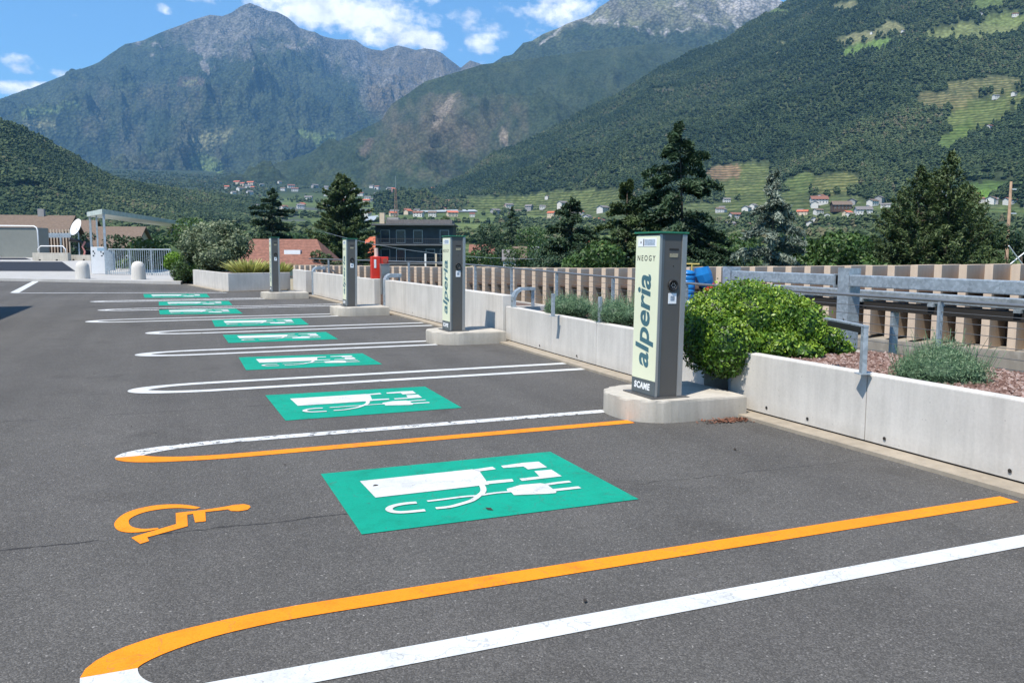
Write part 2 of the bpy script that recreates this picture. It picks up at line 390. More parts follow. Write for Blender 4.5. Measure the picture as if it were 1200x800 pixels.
def wramp(f, stops):
    o = wn.new('ShaderNodeValToRGB'); e = o.color_ramp.elements
    while len(e) < len(stops): e.new(.5)
    for i, (p, c) in enumerate(stops): e[i].position = p; e[i].color = (c[0], c[1], c[2], 1)
    wl.new(f, o.inputs[0]); return o.outputs[0]
alpha = wramp(dens, [(0, (0, 0, 0)), (.95, (1, 1, 1))])
shade = wramp(wm('ADD', wnoise(24, .012, 7), wm('MULTIPLY', dens, .1)), [(.4, (5.2, 5.6, 6.3)), (.62, (9.2, 9.2, 9.2))])
mx = wn.new('ShaderNodeMix'); mx.data_type = 'RGBA'; wl.new(alpha, mx.inputs[0])
grade = wn.new('ShaderNodeMix'); grade.data_type = 'RGBA'; grade.blend_type = 'MULTIPLY'; grade.inputs[0].default_value = 1
wl.new(sky.outputs[0], grade.inputs[6]); grade.inputs[7].default_value = (.58, .86, 1.04, 1)
wl.new(grade.outputs[2], mx.inputs[6]); wl.new(shade, mx.inputs[7]); wl.new(mx.outputs[2], bg.inputs[0])

sl = bpy.data.lights.new('sun', 'SUN'); sl.energy = 4.3; sl.angle = math.radians(.5); sl.color = (1, .93, .84)
so = bpy.data.objects.new('sun', sl); COL.objects.link(so)
sd = Vector((SUN.x*math.cos(ELEV), SUN.y*math.cos(ELEV), math.sin(ELEV)))
so.rotation_euler = (-sd).to_track_quat('-Z', 'Y').to_euler(); so.location = sd*60

hz = MB().box(-14000, 14000, -6000, 16000, -60, 3600).build('haze', bpy.data.materials.new('haze_air')); setp(hz, kind='stuff')
hm = hz.data.materials[0]; hm.use_nodes = True; hn = hm.node_tree.nodes; hn.remove(hn['Principled BSDF'])
pv = hn.new('ShaderNodeVolumePrincipled'); pv.inputs['Color'].default_value = (.27, .58, 1., 1); pv.inputs['Density'].default_value = 4.3e-5; pv.inputs['Anisotropy'].default_value = .1
hm.node_tree.links.new(pv.outputs[0], hn['Material Output'].inputs['Volume'])

# ------------------------------------------------------------------ terrain
def interp(pts, u):
    return np.interp(u, [p[0] for p in pts], [p[1] for p in pts])
def vfloor(d):     # elevation of the valley floor against distance
    return np.interp(d, [0, 90, 160, 300, 600, 1000, 1500, 2500, 3500, 5200, 7000, 12000], [-8, -8, -6.5, -5, 6, 24, 54, 140, 250, 440, 620, 700])
def ridged(x, y, s, oct=5, seed=0., warp=.4):
    out = 0; a = 1; t = 0; f = 1/s
    wx = mn.noise((x*f*.7+seed, y*f*.7, 3.1))*warp; wy = mn.noise((x*f*.7, y*f*.7+seed, 7.7))*warp
    for i in range(oct):
        n = 1-abs(mn.noise((x*f+wx, y*f+wy, seed)))*2; out += a*n*n; t += a; a *= .5; f *= 2.05
    return out/t
def fbm(x, y, s, oct=4, seed=0.):
    out = 0; a = 1; t = 0; f = 1/s
    for i in range(oct): out += a*mn.noise((x*f, y*f, seed+i*3.3)); t += a; a *= .5; f *= 2.1
    return out/t
def bearing(u): return YAW+np.arctan((np.asarray(u)-600)/F)
def slope_z(u, v, d):   # elevation of the sight line (u,v) at horizontal distance d
    r = ray(u, v); return CH+r[2]/math.hypot(r[0], r[1])*d
FOR = (.03, .046, .024); FOR2 = (.055, .07, .036); ROCK = (.19, .18, .16); ROCK2 = (.12, .118, .1); SCRUB = (.115, .1, .07); MEAD = (.11, .155, .055); MEAD2 = (.17, .175, .09); VINE = (.115, .14, .06); BRN = (.1, .085, .062)
def ground_mat(name, tex, amt, bump=.5, bdist=8.):
    t = NT(name); P = t.coord()
    at = t.node('ShaderNodeAttribute', attribute_name='cover'); vn = t.node('ShaderNodeAttribute', attribute_name='vine')
    vo = t.node('ShaderNodeTexVoronoi'); vo.inputs['Scale'].default_value = tex; t.link(P, vo.inputs['Vector'])
    n = t.noise(P, tex*.12, 6, .7)
    c = t.mul(at.outputs['Color'], t.ramp(vo.outputs['Distance'], [(0, (1+amt,)*3), (.8, (1-amt,)*3)]))
    c = t.mul(c, t.ramp(n, [(.3, (.72, .74, .78)), (.7, (1.3, 1.26, 1.2))]))
    sx = t.node('ShaderNodeSeparateXYZ'); t.link(P, sx.inputs[0])
    zz = t.math('ADD', sx.outputs['Z'], t.math('MULTIPLY', n, 6.))
    s = t.math('MULTIPLY_ADD', t.math('SINE', t.math('MULTIPLY', zz, 1.05)), .5, .5)
    c2 = t.mul(c, t.ramp(s, [(.1, (.55, .62, .5)), (.5, (.9, .92, .85)), (.9, (1.3, 1.15, 1.05))]))
    c = t.mixf(vn.outputs['Fac'], c, c2)
    t.base(c); t.p.inputs['Roughness'].default_value = .95; t.p.inputs['Specular IOR Level'].default_value = .1
    t.bump(t.math('SUBTRACT', n, t.math('MULTIPLY', vo.outputs['Distance'], .5)), bump, bdist); return t.m
def make_terrain(name, us, ridge, base, dr, db, nt, power, disp, cover, mat, jag=0., back=.35):
    """us bearings; ridge/base: elevation of crest and foot by bearing; dr/db their distances"""
    ts = np.concatenate([np.linspace(0, 1, nt), 1+np.linspace(.08, back, 5)])
    V = np.zeros((len(us), len(ts), 3))
    for i, u in enumerate(us):
        b = float(bearing(u)); D1 = float(interp(dr, u)); D0 = float(interp(db, u)); rv = float(interp(ridge, u)); bv = float(interp(base, u))
        uc = min(max(u, -420), 1620)
        zr = slope_z(uc, rv, D1); zb = slope_z(uc, bv, D0)
        zr += jag*D1/F*(fbm(u, 3, 45, 5, 1.)*6)
        for j, t in enumerate(ts):
            d = D0+(D1-D0)*min(t, 1)+(t-1 if t > 1 else 0)*(D1-D0)*1.3
            z = zb+(zr-zb)*(min(t, 1)**power)
            if t > 1: z -= (t-1)*(zr-zb)*.8
            x = d*math.sin(b); y = d*math.cos(b)
            if t <= 1: z += disp(x, y, t)*math.sin(PI*min(1, t*1.0))**.6 if t < 1 else 0
            V[i, j] = (x, y, z)
    nu, nn = len(us), len(ts)
    idx = np.arange(nu*nn).reshape(nu, nn)
    Fc = np.stack([idx[:-1, :-1], idx[1:, :-1], idx[1:, 1:], idx[:-1, 1:]], -1).reshape(-1, 4)[:, ::-1]
    Vf = V.reshape(-1, 3)
    o = mesh_np(name, Vf, Fc, mat, smooth=True); setp(o, kind='structure')
    pu, pv_ = proj(Vf); cols = np.ones((len(Vf), 4), dtype=np.float32); vin = np.zeros(len(Vf), dtype=np.float32)
    for k in range(len(Vf)):
        c, vi = cover(pu[k], pv_[k], Vf[k]); cols[k, :3] = c; vin[k] = vi
    a = o.data.attributes.new('cover', 'FLOAT_COLOR', 'POINT'); a.data.foreach_set('color', cols.ravel())
    a = o.data.attributes.new('vine', 'FLOAT', 'POINT'); a.data.foreach_set('value', vin)
    return o, V, cols[:, :3].reshape(nu, nn, 3), vin.reshape(nu, nn)
def lerp3(a, b, t):
    t = min(1, max(0, t)); return tuple(a[i]+(b[i]-a[i])*t for i in range(3))
def patch(u, v, c, items):
    """land-cover patches (fields, meadows, bare slopes) as ragged-edged quads by bearing"""
    vi = 0
    for (cu, cv, ru, rv, ang, col, vine) in items:
        ca, sa = math.cos(math.radians(ang)), math.sin(math.radians(ang))
        x = ((u-cu)*ca+(v-cv)*sa)/ru; y = (-(u-cu)*sa+(v-cv)*ca)/rv
        q = (abs(x)**3+abs(y)**3)+mn.noise((u*.09, v*.16, cu))*.7+mn.noise((u*.3, v*.4, cu))*.5
        if q < 1: c = lerp3(c, tuple(k_*.88 for k_ in col), (1-q)*4); vi = max(vi, vine*min(1, (1-q)*4))
    return c, vi

# far massif with the summit
far_ridge = [(-420, 190), (-200, 160), (0, 121), (30, 112), (60, 101), (95, 87), (130, 74), (160, 53), (180, 49), (200, 40), (218, 33), (240, 25), (258, 19), (272, 20), (282, 16), (292, 8), (303, 4), (312, 8), (325, 14), (333, 15), (345, 21), (358, 33), (372, 38), (388, 44), (400, 47), (413, 46), (422, 47), (431, 54), (440, 58), (452, 60), (470, 53), (478, 55), (490, 59), (500, 57), (512, 59), (520, 63), (532, 73), (541, 80), (552, 71), (565, 76), (580, 82), (600, 100), (700, 150)]
def far_cover(u, v, P):
    n = mn.noise((u*.03, v*.03, 1.))*.6+mn.noise((u*.11, v*.07, 5.))*.5
    g = ridged(P[0], P[1], 420., 4, 3.)
    c = lerp3(FOR, FOR2, .5+n)
    lim = interp([(0, -20), (200, 55), (260, 72), (330, 68), (360, 62), (400, 85), (440, 150), (470, 165), (560, 150)], u)
    e = (lim-v)/26+n*1.6
    if g > .58: e += (g-.58)*7*max(0, 1-(v-lim)/75)
    c = lerp3(c, ROCK2 if u < 430 else SCRUB, e)
    if e > .6: c = lerp3(c, ROCK, (g-.5)*2.5)
    if 90 < u < 260 and v > 95: c = lerp3(c, BRN, .1+n*.7)
    return patch(u, v, c, [(246, 163, 26, 10, -18, MEAD2, 0), (242, 193, 20, 10, 20, MEAD, 0), (250, 204, 16, 7, 25, MEAD, 0), (362, 158, 14, 5, 10, MEAD, 0), (380, 163, 14, 5, -15, MEAD, 0), (223, 96, 17, 6, 0, BRN, 0), (222, 97, 9, 3, 0, MEAD2, 0),
                           (50, 130, 26, 5, -6, MEAD, 0), (45, 146, 22, 4, 0, MEAD2, 0), (82, 124, 12, 4, 0, MEAD, 0), (240, 78, 7, 4, 60, ROCK, 0)])
fm = ground_mat('far_mountain_cover', .04, .5, .8, 30.)
def far_disp(x, y, t): return (ridged(x, y, 1500., 6, 2.2, .8)-.55)*760+(ridged(x, y, 330., 5, 8., .5)-.5)*230
far_o, *_ = make_terrain('far_mountain', np.concatenate([np.arange(-420, -20, 25), np.arange(-20, 620, 1.3), np.arange(620, 720, 20)]), far_ridge, [(-420, 262), (300, 235), (700, 240)], [(-420, 8200), (0, 9000), (300, 9800), (420, 10500), (700, 11500)], [(-420, 4600), (0, 5200), (700, 5600)], 260, 1.25, far_disp, far_cover, fm, .35)

# rocky massif in the middle
mid_ridge = [(480, 160), (520, 110), (545, 92), (560, 84), (575, 77), (590, 66), (600, 64), (612, 50), (622, 48), (634, 40), (650, 34), (662, 27), (680, 22), (690, 18), (697, 10), (706, 4), (716, -4), (740, -12), (770, -22), (820, -26), (870, -16), (905, 4), (960, 30), (1200, 60), (1620, 80)]
def mid_cover(u, v, P):
    n = mn.noise((u*.03, v*.03, 11.))*.6+mn.noise((u*.12, v*.09, 15.))*.5
    g = ridged(P[0], P[1], 350., 4, 3.)
    c = lerp3(FOR, FOR2, .3+n)
    lim = interp([(560, 55), (640, 44), (680, 36), (740, 32), (800, 40), (860, 34), (1000, 30)], u)
    e = (lim-v)/12+n*1.2
    if g > .6 and v < lim+30: e += (g-.6)*5
    c = lerp3(c, lerp3(ROCK2, MEAD2, .35+n), e)
    if e > .5: c = lerp3(c, (.3, .285, .265), (g-.45)*3.)
    return patch(u, v, c, [(450+60, 150, 0.1, .1, 0, BRN, 0)])
def mid_disp(x, y, t): return (ridged(x, y, 900., 6, 5.2, .7)-.55)*300+(ridged(x, y, 200., 4, 8., .5)-.5)*60
make_terrain('rocky_massif', np.concatenate([np.arange(480, 960, 2.2), np.arange(960, 1620, 20)]), mid_ridge, [(480, 222), (1620, 200)], [(480, 6400), (600, 7000), (1620, 8200)], [(480, 4600), (1620, 4600)], 150, 1.15, mid_disp, mid_cover, fm, .5)

# brown wooded spur below the massif
spur_ridge = [(200, 216), (280, 208), (300, 200), (340, 188), (380, 176), (420, 155), (450, 141), (462, 122), (480, 110), (500, 96), (540, 84), (565, 76), (600, 72), (640, 66), (700, 58), (760, 52), (840, 60), (900, 90), (1000, 100)]
def spur_cover(u, v, P):
    n = mn.noise((u*.03, v*.03, 21.))*.7+mn.noise((u*.12, v*.09, 25.))*.5
    c = lerp3(FOR, FOR2, .3+n); b = 0
    if 400 < u < 620: b = .75*(1-abs(v-150)/60)*(1-abs(u-520)/120)+n*.6
    if v < interp([(460, 115), (540, 110), (620, 112), (800, 120)], u)-n*10: b = 0
    c = lerp3(c, BRN, b*1.3)
    return patch(u, v, c, [(520, 130, 5, 22, 35, (.2, .17, .13), 0), (430, 172, 5, 12, 30, BRN, 0), (590, 160, 6, 10, 0, (.2, .17, .13), 0)])
sm = ground_mat('wooded_slope_cover', .07, .4, .6, 12.)
def spur_disp(x, y, t): return (ridged(x, y, 900., 5, 15.2, .7)-.55)*300+(ridged(x, y, 190., 4, 8., .5)-.5)*80
make_terrain('wooded_spur', np.arange(200, 1000, 2.4), spur_ridge, [(200, 226), (420, 222), (600, 236), (1000, 240)], [(200, 4300), (460, 4900), (760, 5600), (1000, 5600)], [(200, 3700), (600, 3300), (1000, 3300)], 110, 1.05, spur_disp, spur_cover, sm, .3)

# big wooded hillside on the right
rt_ridge = [(440, 232), (520, 218), (545, 205), (580, 178), (610, 168), (640, 152), (680, 130), (720, 112), (760, 84), (800, 62), (840, 48), (865, 30), (905, 6), (930, -10), (1000, -60), (1100, -110), (1200, -150), (1400, -180), (1620, -120)]
PATCH_R = [(1020, 55, 40, 6, -14, (.12, .19, .055), 0), (1010, 44, 34, 6, -12, MEAD2, 0), (1048, 33, 14, 6, 20, MEAD2, 0), (1140, 36, 62, 9, -5, (.16, .19, .08), 0), (1185, 24, 30, 8, 0, (.15, .19, .07), 0), (1165, 3, 30, 8, -8, MEAD, 0), (990, 8, 16, 5, -10, MEAD2, 0), (915, 52, 6, 3, 0, MEAD2, 0), (905, 14, 18, 4, 0, MEAD, 0),
           (1150, 101, 46, 10, -6, (.13, .14, .075), 1), (1112, 120, 42, 11, 4, (.15, .15, .08), 1), (1148, 136, 42, 18, -20, (.115, .15, .06), 1), (1120, 160, 28, 10, -35, (.1, .15, .05), .5), (1192, 118, 16, 7, 0, VINE, 1), (776, 108, 14, 3, 0, BRN, 0), (912, 64, 6, 2, 0, MEAD2, 0),
           (872, 213, 36, 21, -14, (.11, .14, .06), 1), (848, 203, 22, 9, -10, (.2, .15, .1), 1), (938, 216, 20, 12, -20, (.11, .15, .06), 1), (978, 216, 30, 13, -8, (.13, .15, .065), 1), (900, 240, 60, 12, -4, (.09, .12, .05), 1), (975, 246, 60, 16, 0, (.09, .12, .055), .6), (1060, 250, 60, 12, 0, (.09, .12, .055), .6), (1160, 250, 50, 12, 0, (.09, .13, .055), .6), (655, 238, 90, 14, -4, (.105, .135, .06), 1), (590, 246, 50, 14, 8, (.09, .12, .055), 1), (560, 256, 50, 9, -5, (.09, .13, .055), 1), (700, 256, 90, 9, 0, (.09, .12, .055), .6), (820, 250, 60, 12, 0, (.09, .12, .055), .7),
           (1152, 228, 24, 6, -8, (.13, .24, .05), 0), (1160, 218, 50, 4, -3, (.09, .15, .05), .5), (1130, 240, 50, 5, 0, (.1, .13, .07), .8), (1090, 245, 60, 9, 0, (.1, .15, .06), .5)]
def rt_cover(u, v, P):
    n = mn.noise((u*.03, v*.03, 31.))*.7+mn.noise((u*.12, v*.09, 35.))*.5
    return patch(u, v, lerp3(FOR, FOR2, .3+n), PATCH_R)
def rt_disp(x, y, t): return (ridged(x, y, 700., 5, 25.2, .6)-.55)*130+(ridged(x, y, 160., 3, 8., .5)-.5)*16
rt_o, rtV, rtC, rtN = make_terrain('right_hillside', np.concatenate([np.arange(440, 1260, 2.6), np.arange(1260, 1620, 16)]), rt_ridge, [(440, 262), (700, 268), (1620, 262)], [(440, 2600), (600, 3000), (900, 3700), (1100, 3900), (1620, 3600)], [(440, 1500), (700, 1150), (1000, 950), (1620, 900)], 210, 1.3, rt_disp, rt_cover, ground_mat('hillside_cover', .11, .35, .5, 6.), .2)

# near wooded hill on the left
lf_ridge = [(-420, 60), (-200, 90), (-60, 125), (0, 142), (25, 149), (50, 159), (75, 174), (100, 188), (120, 201), (140, 211), (155, 216), (180, 220), (220, 226), (280, 232), (320, 238)]
def lf_cover(u, v, P):
    n = mn.noise((u*.05, v*.05, 31.))
    return patch(u, v, lerp3((.05, .05, .03), FOR2, .4+n), [(20, 222, 30, 4, 0, MEAD, 0)])
def lf_disp(x, y, t): return (ridged(x, y, 260., 4, 45.2, .6)-.55)*22
lf_o, lfV, lfC, lfN = make_terrain('left_hill', np.arange(-420, 320, 6), lf_ridge, [(-420, 275), (320, 262)], [(-420, 1250), (0, 1500), (160, 1900), (320, 2300)], [(-420, 760), (320, 1300)], 60, 1.2, lf_disp, lf_cover, sm, .0)

# valley floor: one sheet all round, out to the far mountains
def vf_cover(u, v, d, x, y):
    n = fbm(x, y, 260., 3, 4.); m2 = fbm(x, y, 90., 2, 9.)
    c = lerp3((.06, .09, .035), (.1, .14, .05), .5+n*1.5)
    if m2 > .12: c = lerp3(c, (.12, .16, .06), 1)
    if n < -.22: c = (.085, .1, .095)
    if d > 2600: c = lerp3(c, (.04, .058, .032), (d-2600)/600+n)
    return c
angs = np.concatenate([np.linspace(YAW-.72, YAW+.72, 300), np.linspace(YAW+.72+.05, YAW-.72+2*PI-.05, 50)])
ds = np.concatenate([[0.1, 30, 60, 90], np.geomspace(110, 13000, 120)])
VV = np.zeros((len(angs), len(ds), 3)); cc = np.ones((len(angs), len(ds), 4), dtype=np.float32)
for i, a in enumerate(angs):
    for j, d in enumerate(ds):
        x, y = d*math.sin(a), d*math.cos(a); dd = d if (abs(a-YAW) < .9) else d*max(.25, 1-(min(abs(a-YAW), 2*PI-abs(a-YAW))-.9))
        z = float(vfloor(dd))+(fbm(x, y, 300., 3, 2.)*min(8, d*.006) if d > 250 else 0)
        VV[i, j] = (x, y, z); cc[i, j, :3] = vf_cover(0, 0, d, x, y)
idx = np.arange(VV.shape[0]*VV.shape[1]).reshape(VV.shape[:2]); idr = np.roll(idx, -1, 0)
Fc = np.stack([idx[:, :-1], idr[:, :-1], idr[:, 1:], idx[:, 1:]], -1).reshape(-1, 4)[:, ::-1]
vf = mesh_np('valley_ground', VV.reshape(-1, 3), Fc, ground_mat('valley_cover', .15, .25, .3, 1.), smooth=True); setp(vf, kind='structure')
a = vf.data.attributes.new('cover', 'FLOAT_COLOR', 'POINT'); a.data.foreach_set('color', cc.ravel())
a = vf.data.attributes.new('vine', 'FLOAT', 'POINT'); a.data.foreach_set('value', np.full(len(VV)*VV.shape[1], .35, dtype=np.float32))
def ground_z(x, y):
    d = math.hypot(x, y); return float(vfloor(d))+(fbm(x, y, 300., 3, 2.)*min(8, d*.006) if d > 250 else 0)

# forest crowns (uncountable)
def crowns(name, P, Hh, Rr, tint, seg=6, parent=None):
    n = len(P); ang = np.arange(seg)*2*PI/seg; V = []
    top = P+np.stack([rng.normal(0, .1, n)*Rr, rng.normal(0, .1, n)*Rr, Hh], 1)
    r1 = []
    for (zf, rf) in ((.12, .7), (.45, 1.), (.8, .55)):
        for k in range(seg):
            jit = rng.uniform(.7, 1.25, n); r1.append(P+np.stack([Rr*rf*jit*math.cos(ang[k]+zf*3), Rr*rf*jit*math.sin(ang[k]+zf*3), Hh*zf*rng.uniform(.85, 1.15, n)], 1))
    V = np.stack(r1+[top], 1); nv = 3*seg+1; f = []
    for L in range(2):
        for k in range(seg):
            a0, a1 = L*seg+k, L*seg+(k+1) % seg; f += [(a0, a1, a1+seg), (a0, a1+seg, a0+seg)]
    for k in range(seg): f.append((2*seg+k, 2*seg+(k+1) % seg, 3*seg))
    f = np.array(f); Fc = (f[None]+(np.arange(n)*nv)[:, None, None]).reshape(-1, 3)
    tt = np.repeat(tint, nv)
    return mesh_np(name, V.reshape(-1, 3), Fc, M['forest'], parent, tint=np.clip(tt, 0, 1))
def scatter(V, C, N, n, umax, dens=lambda u, v: 1.):
    nu, nn = V.shape[0], V.shape[1]-5; A = V[:, :nn]
    # area weighted cell choice
    e1 = A[1:, :-1]-A[:-1, :-1]; e2 = A[:-1, 1:]-A[:-1, :-1]; ar = np.linalg.norm(np.cross(e1, e2), axis=-1)
    pu, pv2 = proj(A[:-1, :-1]); ok = (pu > -60) & (pu < umax) & (pv2 > -40); isf = (C[:-1, :nn-1].sum(-1) < .2) & (N[:-1, :nn-1] < .1)
    wgt = (ar*ok*isf).ravel(); wgt /= wgt.sum(); k = rng.choice(len(wgt), n, p=wgt); i, j = np.unravel_index(k, ar.shape)
    s, t = rng.random(n), rng.random(n)
    return (A[i, j]*((1-s)*(1-t))[:, None]+A[i+1, j]*(s*(1-t))[:, None]+A[i, j+1]*((1-s)*t)[:, None]+A[i+1, j+1]*(s*t)[:, None])
def clump_tint(P, s1, s2=None, base=.35):
    t = np.array([fbm(p[0], p[1]+p[2], s1, 3, 5.) for p in P])
    return base+t*1.1+rng.normal(0, .24, len(P))
P = scatter(rtV, rtC, rtN, 95000, 1290); P[:, 2] -= 1.
hh = rng.uniform(6, 13, len(P)); setp(crowns('hillside_forest', P, hh, rng.uniform(2.8, 5.2, len(P)), clump_tint(P, 260.), 5), 'dense wood of small dark crowns covering the right hillside', 'forest', kind='stuff')
P = scatter(lfV, lfC, lfN, 15000, 420); P[:, 2] -= 1.
setp(crowns('left_hill_forest', P, rng.uniform(7, 13, len(P)), rng.uniform(3, 6, len(P)), clump_tint(P, 120., base=.34), 6), 'mixed wood covering the low hill on the left', 'forest', kind='stuff')
P = []
while len(P) < 17000:
    u = rng.uniform(-60, 1260); d = 620+(5200-620)*rng.random()**1.15; b = float(bearing(u)); x, y = d*math.sin(b), d*math.cos(b)
    n = fbm(x, y, 150., 3, 14.)
    lim = .0 if d > 700 else .02
    if n > lim+(.22 if 330 < u < 580 and 800 < d < 4200 else -.1): P.append((x, y, ground_z(x, y)-.5))
P = np.array(P); dd = np.hypot(P[:, 0], P[:, 1])
setp(crowns('valley_woods', P, rng.uniform(6, 12, len(P)), rng.uniform(3, 6.5, len(P)), clump_tint(P, 90., base=.5), 6), 'tree belts and gardens spread across the valley floor', 'trees', kind='stuff')

# ------------------------------------------------------------------ mid-ground foliage (uncountable gardens and hedges below the car park)
def leafy_tree_pts(cx, cy, cz, h, r, n, kind):
    if kind == 'con':
        t = rng.random(n)**.75; rad = r*(1-t)*(.75+.35*np.sin(t*40+rng.uniform(0, 6)))*np.sqrt(rng.uniform(.35, 1, n)); a = rng.uniform(0, 2*PI, n)
        P = np.stack([cx+rad*np.cos(a), cy+rad*np.sin(a), cz+h*.06+t*h*.94-rad*.25], 1); N = np.stack([np.cos(a), np.sin(a), np.full(n, .7)], 1); return P, N
    bl = [(cx+rng.normal(0, r*.38), cy+rng.normal(0, r*.38), cz+h*rng.uniform(.35, .82), r*rng.uniform(.4, .62), r*rng.uniform(.4, .62), h*rng.uniform(.16, .26)) for _ in range(7)]
    return blob_points(bl, n, .3)
VS, FS, TS = [], [], []; off = 0
cnt = 0
while cnt < 330:
    u = rng.uniform(-80, 1300); d = rng.uniform(150, 640); b = float(bearing(u)); x, y = d*math.sin(b), d*math.cos(b)
    if fbm(x, y, 110., 2, 4.) < -.08 or (360 < u < 560 and d < 200): continue
    h = rng.uniform(4.5, 9.5)*(1 if d > 260 else .75); k = 'con' if rng.random() < .25 else 'dec'
    P, N = leafy_tree_pts(x, y, ground_z(x, y)-.2, h, h*(.28 if k == 'con' else .5), 420, k)
    tn = np.clip(rng.uniform(.15, .75)+rng.normal(0, .22, len(P)), 0, 1)
    V, Fq, T = leaf_quads(P, N, h*.13, .8, .8, tn); VS.append(V); FS.append(Fq+off); TS.append(T); off += len(V); cnt += 1
setp(mesh_np('garden_trees', np.concatenate(VS), np.concatenate(FS), M['broad_leaf'], tint=np.concatenate(TS)), 'mass of small garden trees and orchard rows below the car park', 'trees', kind='stuff')

# ------------------------------------------------------------------ individual trees
def make_tree(name, base, h, r, kind, mat, label, n=9000, leaf=.3, group=None, lean=(0, 0), prof=None, trunk_r=None, crown0=.08, droop=.35, layers=None, jitter=.9, blobs=None, aspect=.45):
    if kind == 'con': r *= 1.15; n = int(n*2.6); leaf *= .95; aspect = .28
    x, y, z = base; root = empty(name, (x, y, z), label, 'tree', group)
    tr = trunk_r or h*.011
    tb = MB(); tb.tube([(0, 0, 0), (h*.004, 0, h*.3), (0, h*.004, h*.65), (lean[0], lean[1], h*.985)] if kind == 'con' else [(0, 0, 0), (.03, 0, h*.2), (0, .03, h*.4), (0, 0, h*.6)], [tr, tr*.8, tr*.45, tr*.08], 8)
    P, N, T = [], [], []
    if kind == 'con':
        nb = layers or 130
        for k in range(nb):
            t = crown0+(1-crown0)*((k+rng.random())/nb)**.92
            R = r*(np.interp(t, [0, .1, .3, .6, .85, 1], prof or [.75, 1, .95, .62, .28, .03]))*rng.uniform(.62, 1.12)
            a = rng.uniform(0, 2*PI); z0 = h*t; L = R; pts = []
            m_ = max(5, int(n/nb*(R/r+.25)))
            s = rng.random(m_)**.6
            # branch curve: out, drooping, with a fan of side twigs
            side = rng.normal(0, .16, m_)*(L*.35+.25)*(1.1-s*.6)
            cx = np.cos(a)*s*L-np.sin(a)*side; cy = np.sin(a)*s*L+np.cos(a)*side
            cz = z0+L*(.12*s-droop*s*s)+rng.normal(0, .035*h/10+.03, m_)-abs(side)*.25
            P.append(np.stack([cx+lean[0]*t, cy+lean[1]*t, cz], 1)); N.append(np.stack([np.cos(a)*.4*np.ones(m_), np.sin(a)*.4*np.ones(m_), np.ones(m_)], 1))
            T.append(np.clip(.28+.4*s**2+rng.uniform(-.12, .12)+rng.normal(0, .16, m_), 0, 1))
            if k % 4 == 0: tb.tube([(lean[0]*t, lean[1]*t, z0-.1), (math.cos(a)*L*.45, math.sin(a)*L*.45, z0+.02*L), (math.cos(a)*L*.85, math.sin(a)*L*.85, z0+L*(.1-droop*.7))], [tr*.25, tr*.15, .01], 5, False)
    else:
        bl = blobs
        if bl is None:
            bl = []
            for k in range(16):
                a = rng.uniform(0, 2*PI); q = r*rng.uniform(.1, .62); zz = h*rng.uniform(.32, .85); s = r*rng.uniform(.28, .45)*(1.15-abs(zz/h-.55))
                bl.append((math.cos(a)*q, math.sin(a)*q, zz, s, s, s*.8))
        Pp, Nn = blob_points(bl, n, .3); P.append(Pp); N.append(Nn)
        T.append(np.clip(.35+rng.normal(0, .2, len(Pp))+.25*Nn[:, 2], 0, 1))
        for b_ in bl[::2]: tb.tube([(0, 0, h*.22), (b_[0]*.5, b_[1]*.5, b_[2]*.75), (b_[0], b_[1], b_[2])], [tr*.5, tr*.3, .02], 5, False)
    V, Fq, Tt = leaf_quads(np.concatenate(P), np.concatenate(N), leaf, aspect, jitter, np.concatenate(T))
    mesh_np('crown', V, Fq, mat, root, tint=Tt); tb.build('trunk', M['bark'], root, True); return root
def tree_at(u, depth, vtop, gz=None):
    x, y = XY(u, depth); z = ground_z(x, y) if gz is None else gz; return (x, y, z), H(vtop, depth)-z
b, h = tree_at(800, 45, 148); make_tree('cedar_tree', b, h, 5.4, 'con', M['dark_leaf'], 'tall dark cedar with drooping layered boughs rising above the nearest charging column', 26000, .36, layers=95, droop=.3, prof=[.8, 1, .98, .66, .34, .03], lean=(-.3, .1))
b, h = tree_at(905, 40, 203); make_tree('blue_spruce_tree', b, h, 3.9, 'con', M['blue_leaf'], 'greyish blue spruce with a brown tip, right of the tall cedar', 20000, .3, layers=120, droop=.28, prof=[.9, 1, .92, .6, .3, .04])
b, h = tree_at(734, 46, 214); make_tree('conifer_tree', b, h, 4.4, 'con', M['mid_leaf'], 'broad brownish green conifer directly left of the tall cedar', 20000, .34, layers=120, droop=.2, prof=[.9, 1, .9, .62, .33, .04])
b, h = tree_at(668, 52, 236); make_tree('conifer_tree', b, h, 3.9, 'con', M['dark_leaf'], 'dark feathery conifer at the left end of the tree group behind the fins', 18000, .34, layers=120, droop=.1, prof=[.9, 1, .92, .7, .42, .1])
b, h = tree_at(712, 39, 250); make_tree('broadleaf_tree', b, h, 2.7, 'dec', M['broad_leaf'], 'fresh green broadleaf tree in front of the brownish conifer', 14000, .24)
b, h = tree_at(968, 44, 246); make_tree('broadleaf_tree', b, h, 3.3, 'dec', M['broad_leaf'], 'rounded mid green broadleaf tree between the blue spruce and the twin conifer', 15000, .27)
for (u, d_, vt, r_, lb) in [(1052, 46, 226, 2.6, 'leftmost and lowest top of the dense conifer clump at right'), (1074, 45, 197, 2.6, 'second top from the left in the dense conifer clump at right'), (1092, 47, 212, 2.6, 'middle top of the dense conifer clump at right'), (1110, 45, 180, 2.6, 'tallest pointed conifer of the dense clump at right'), (1131, 47, 216, 2.6, 'rightmost conifer of the dense clump at right'), (1146, 50, 244, 2.0, 'short conifer at the right foot of the dense clump')]:
    b, h = tree_at(u, d_, vt); make_tree('conifer_tree', b, h, r_, 'con', M['mid_leaf'], lb, 10000, .25, group='dense conifer clump at right', layers=260, droop=-.3, prof=[1, 1, 1, .8, .45, .04])
